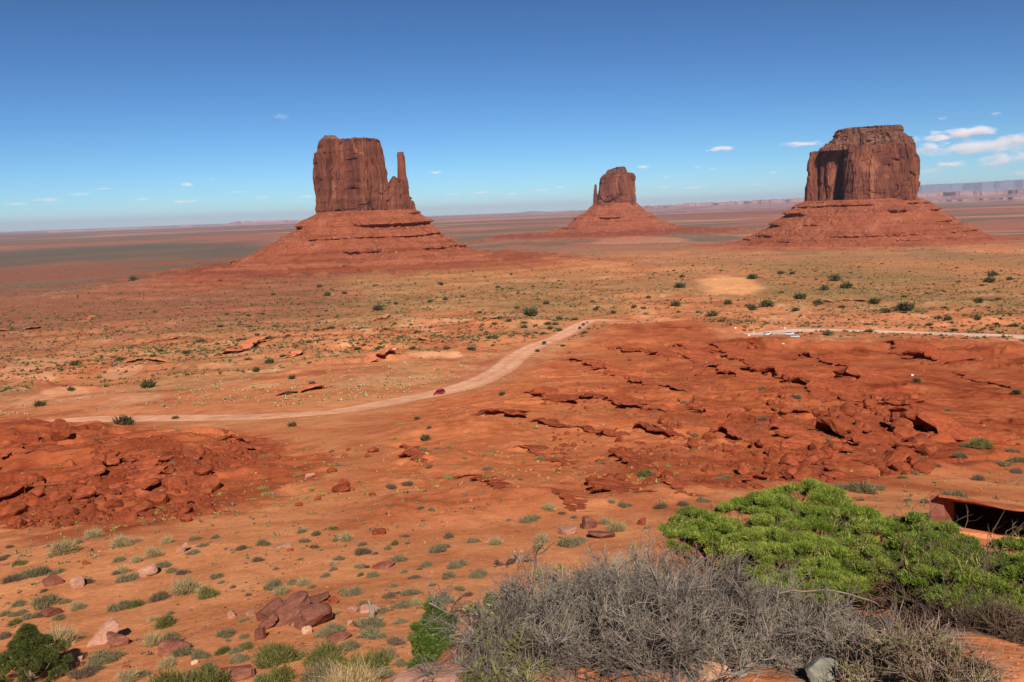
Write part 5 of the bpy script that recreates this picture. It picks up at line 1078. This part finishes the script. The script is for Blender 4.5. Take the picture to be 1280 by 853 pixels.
# ------------------------------------------------------------------ vehicles
def paint(name, c, rough=.3): 
    mt, t, b = newmat(name, rough, .5); f = noise(t, coords(t, 1), 3); t.links.new(ramp(t, f, [(.3, tuple(x*.8 for x in c)), (.7, c)]), b.inputs['Base Color']); return mt
M['glass'] = paint('dark_glass', (.02, .022, .026), .08); M['tyre'] = paint('tyre_rubber', (.025, .022, .02), .8); M['rim'] = paint('wheel_rim', (.4, .4, .42), .3); M['lamp'] = paint('headlight_glass', (.75, .75, .78), .1); M['tail'] = paint('tail_light', (.4, .01, .01), .2); M['trim'] = paint('black_trim', (.03, .03, .03), .6)
def loft(sections, mat, name, parent, smooth=False):
    vs = []
    for (x, hw, z0, z1, ht) in sections: vs += [(x, -hw, z0), (x, -hw*1.0, z0+(z1-z0)*.55), (x, -ht, z1), (x, ht, z1), (x, hw*1.0, z0+(z1-z0)*.55), (x, hw, z0)]
    n = len(sections); fs = []
    for i in range(n-1):
        for j in range(6): fs.append([i*6+j, i*6+(j+1) % 6, (i+1)*6+(j+1) % 6, (i+1)*6+j])
    V = np.array(vs); e = [np.array(fs)]
    for b_, o in ((0, 1), ((n-1)*6, -1)): e[0] = np.concatenate([e[0], np.array([[b_, b_+1, b_+2, b_+3][::o], [b_, b_+3, b_+4, b_+5][::o]])])
    return mesh_np(name, V, e, mat, smooth, parent)
def wheel(parent, x, y, r_):
    a = np.linspace(0, 2*PI, 20, endpoint=False); w_ = .12
    def disc(rs, ys): 
        vs = [(x+r*math.cos(t), y+yy, r_+r*math.sin(t)) for r, yy in zip(rs, ys) for t in a]; fs = [[k*20+j, k*20+(j+1) % 20, (k+1)*20+(j+1) % 20, (k+1)*20+j] for k in range(len(rs)-1) for j in range(20)]; return vs, fs
    w = bpy.data.objects.new('wheel', None); C.objects.link(w); w.parent = parent
    mesh_np('tyre', *disc([.02, r_*.9, r_, r_, r_*.9, .02], [-w_, -w_, -w_*.7, w_*.7, w_, w_]), M['tyre'], True, w)
    s_ = 1 if y > 0 else -1; mesh_np('rim', *disc([.01, r_*.35, r_*.62, r_*.66, r_*.66], [s_*(w_+.02), s_*(w_+.03), s_*(w_+.012), s_*(w_+.02), s_*w_*.8]), M['rim'], False, w)
def car(px, py, heading, label, name, c, group, pickup=False, roof=None):
    P = ground([px], [py])[0]; t = thing(name, (P[0], P[1], P[2]+.06), heading, label, 'car', group); body = paint(name+'_paint', c)
    loft([(-2.28, .80, .45, .80, .72), (-2.22, .90, .32, .98, .80), (-1.4, .93, .30, 1.02, .84), (0, .94, .30, 1.02, .86), (1.0, .93, .30, 1.0, .84), (1.9, .90, .32, .88, .78), (2.25, .82, .40, .74, .70)], body, 'body', t)
    gl = loft([(-2.05 if not pickup else -.6, .78, 1.0, 1.15, .74), (-1.75 if not pickup else -.5, .80, 1.0, 1.60, .62), (.35, .80, 1.0, 1.62, .62), (1.0, .80, .98, 1.10, .74)], M['glass'], 'windows', t)
    loft([(-1.85 if not pickup else -.52, .64, 1.58, 1.66, .58), (-1.5 if not pickup else -.4, .68, 1.60, 1.71, .60), (.2, .68, 1.60, 1.71, .60), (.48, .64, 1.55, 1.63, .58)], body, 'roof', t)
    for sx in (-1.42, 1.38):
        for sy in (-.82, .82): wheel(t, sx, sy, .36)
    for sy in (-.6, .6):
        loft([(2.12, .16, .62, .76, .15), (2.27, .14, .63, .75, .13)], M['lamp'], 'headlight', t).location = (0, sy, 0); loft([(-2.30, .1, .66, .95, .09), (-2.2, .1, .66, .95, .09)], M['tail'], 'tail_light', t).location = (0, sy*1.15, 0)
    loft([(-2.34, .78, .34, .52, .76), (-2.2, .80, .34, .54, .78)], M['trim'], 'bumper', t); loft([(2.15, .78, .30, .48, .76), (2.31, .74, .32, .46, .72)], M['trim'], 'bumper', t)
    for sy in (-1.0, 1.0): loft([(.72, .09, .98, 1.1, .08), (.84, .09, .98, 1.1, .08)], body, 'mirror', t).location = (0, sy, 0)
    return t
def tangent(px, py, k=0):
    P = ground([px], [py])[0]; Q = RL[k]; i = int(np.argmin(np.hypot(Q[:, 0]-P[0], Q[:, 1]-P[1]))); d = Q[min(i+2, len(Q)-1)]-Q[max(i-2, 0)]; return math.atan2(d[1], d[0])
GC = 'cars on the dirt roads'
car(549, 494, tangent(549, 494)+PI, 'deep red car alone on the nearest stretch of dirt road', 'red_car', (.42, .010, .012), GC)
car(680, 431, tangent(680, 431)+PI, 'dark blue car alone on the road between red car and the trio', 'dark_car', (.03, .04, .07), GC)
car(724.5, 412, tangent(724, 412)+PI, 'black car, nearest of the three in line at the road bend', 'black_car', (.03, .03, .04), GC)
car(729, 407.6, tangent(729, 408)+PI, 'red car, middle of the three in line at the road bend', 'red_car', (.25, .01, .015), GC)
car(733.5, 405.2, tangent(733, 405)+PI, 'silver blue car, farthest of the three in line at the bend', 'silver_car', (.35, .38, .5), GC)
car(959, 419, .5, 'white car parked alone at the left end of the pale road', 'white_car', (.75, .76, .78), GC)
car(987, 419, -.5, 'white car parked left of a darker one beside the pale road', 'white_car', (.75, .76, .78), GC)
car(994, 422, -.35, 'pale grey car with black side parked beside the pale road', 'grey_car', (.55, .6, .66), GC)

# ------------------------------------------------------------------ clouds
def cloud_mat(name, dens, thr):
    mt = bpy.data.materials.new(name); mt.use_nodes = True; t = mt.node_tree; t.nodes.clear(); pv = N(t, 'ShaderNodeVolumePrincipled'); pv.inputs['Color'].default_value = (1, 1, 1, 1); pv.inputs['Anisotropy'].default_value = -.3
    tc = t.nodes.new('ShaderNodeTexCoord'); oi = t.nodes.new('ShaderNodeObjectInfo'); ln = N(t, 'ShaderNodeVectorMath', operation='LENGTH'); t.links.new(tc.outputs['Object'], ln.inputs[0])
    ad = N(t, 'ShaderNodeVectorMath', operation='ADD'); mu = N(t, 'ShaderNodeVectorMath', operation='SCALE'); mu.inputs['Scale'].default_value = 50; t.links.new(oi.outputs['Random'], mu.inputs[0]); t.links.new(tc.outputs['Object'], ad.inputs[0]); t.links.new(mu.outputs[0], ad.inputs[1])
    mp = N(t, 'ShaderNodeMapping'); mp.inputs['Scale'].default_value = (2.6, 1.5, 1.1); t.links.new(ad.outputs[0], mp.inputs[0]); nz = noise(t, mp.outputs[0], 1.0, 6, .62, .3)
    mr = N(t, 'ShaderNodeMath', operation='MULTIPLY_ADD'); t.links.new(ln.outputs['Value'], mr.inputs[0]); mr.inputs[1].default_value = -.42; t.links.new(nz, mr.inputs[2])
    o = N(t, 'ShaderNodeMapRange'); o.inputs['From Min'].default_value = thr; o.inputs['From Max'].default_value = thr+.28; o.inputs['To Min'].default_value = 0; o.inputs['To Max'].default_value = dens; t.links.new(mr.outputs[0], o.inputs[0]); t.links.new(o.outputs[0], pv.inputs['Density'])
    ou = t.nodes.new('ShaderNodeOutputMaterial'); t.links.new(pv.outputs[0], ou.inputs['Volume']); return mt
mt = cloud_mat('cloud', .0055, .25); mt2 = cloud_mat('thin_cloud', .0013, .2)
CLD = [(1205,166,92,13,0),(1180,172,50,9,0),(1225,184,120,14,1),(1165,184,40,10,0),(1265,176,50,14,0),(1260,198,60,14,1),(1190,206,36,8,0),(1240,206,30,6,1),(1003,180,50,7,0),(903,186,46,6,0),(890,188,20,4,0),(1145,175,14,8,0),(350,146,26,5,1),(234,231,18,6,0),(60,250,34,5,1),(22,255,30,4,1),(545,216,20,4,0),(178,249,24,4,1),(130,236,20,3,1),(298,240,20,3,1),(330,247,26,4,1),(385,246,24,4,1),(565,243,26,3,1),(600,241,30,4,1),(640,243,22,4,1),(675,238,26,4,1),(804,209,20,5,0),(834,222,12,4,0),(872,209,12,3,1),(890,212,16,3,1),(830,234,26,4,1),(868,235,34,4,1),(700,234,14,4,0),(1245,142,14,3,0),(1178,148,12,4,0),(967,216,12,4,0),(945,232,20,4,1),(1240,205,14,5,1),(1275,226,30,6,1),(1165,214,30,7,1),(100,243,26,4,1),(265,224,10,3,1),(230,252,40,4,1),(410,236,26,3,1)]
V0, F0 = ICO4
for k, (px, py, wp, hp, thin) in enumerate(CLD):
    d = pdir(px, py)[0]; e = math.atan2(d[2], math.hypot(d[0], d[1])); D = min(1650/math.tan(max(e, .025)), 42000); P = d/math.hypot(d[0], d[1])*D
    W_ = wp/F_PX*D/2*1.2; h_ = max(hp/F_PX*D/2, 45)*1.35; V = V0.copy()
    o = mesh_np('cloud', V, F0, mt2 if thin else mt, True); o.location = (P[0], P[1], max(P[2], 850)); o.rotation_euler = (0, 0, -math.atan2(P[0], P[1])); o.scale = (W_, W_*.9, h_); tag(o, kind='structure')
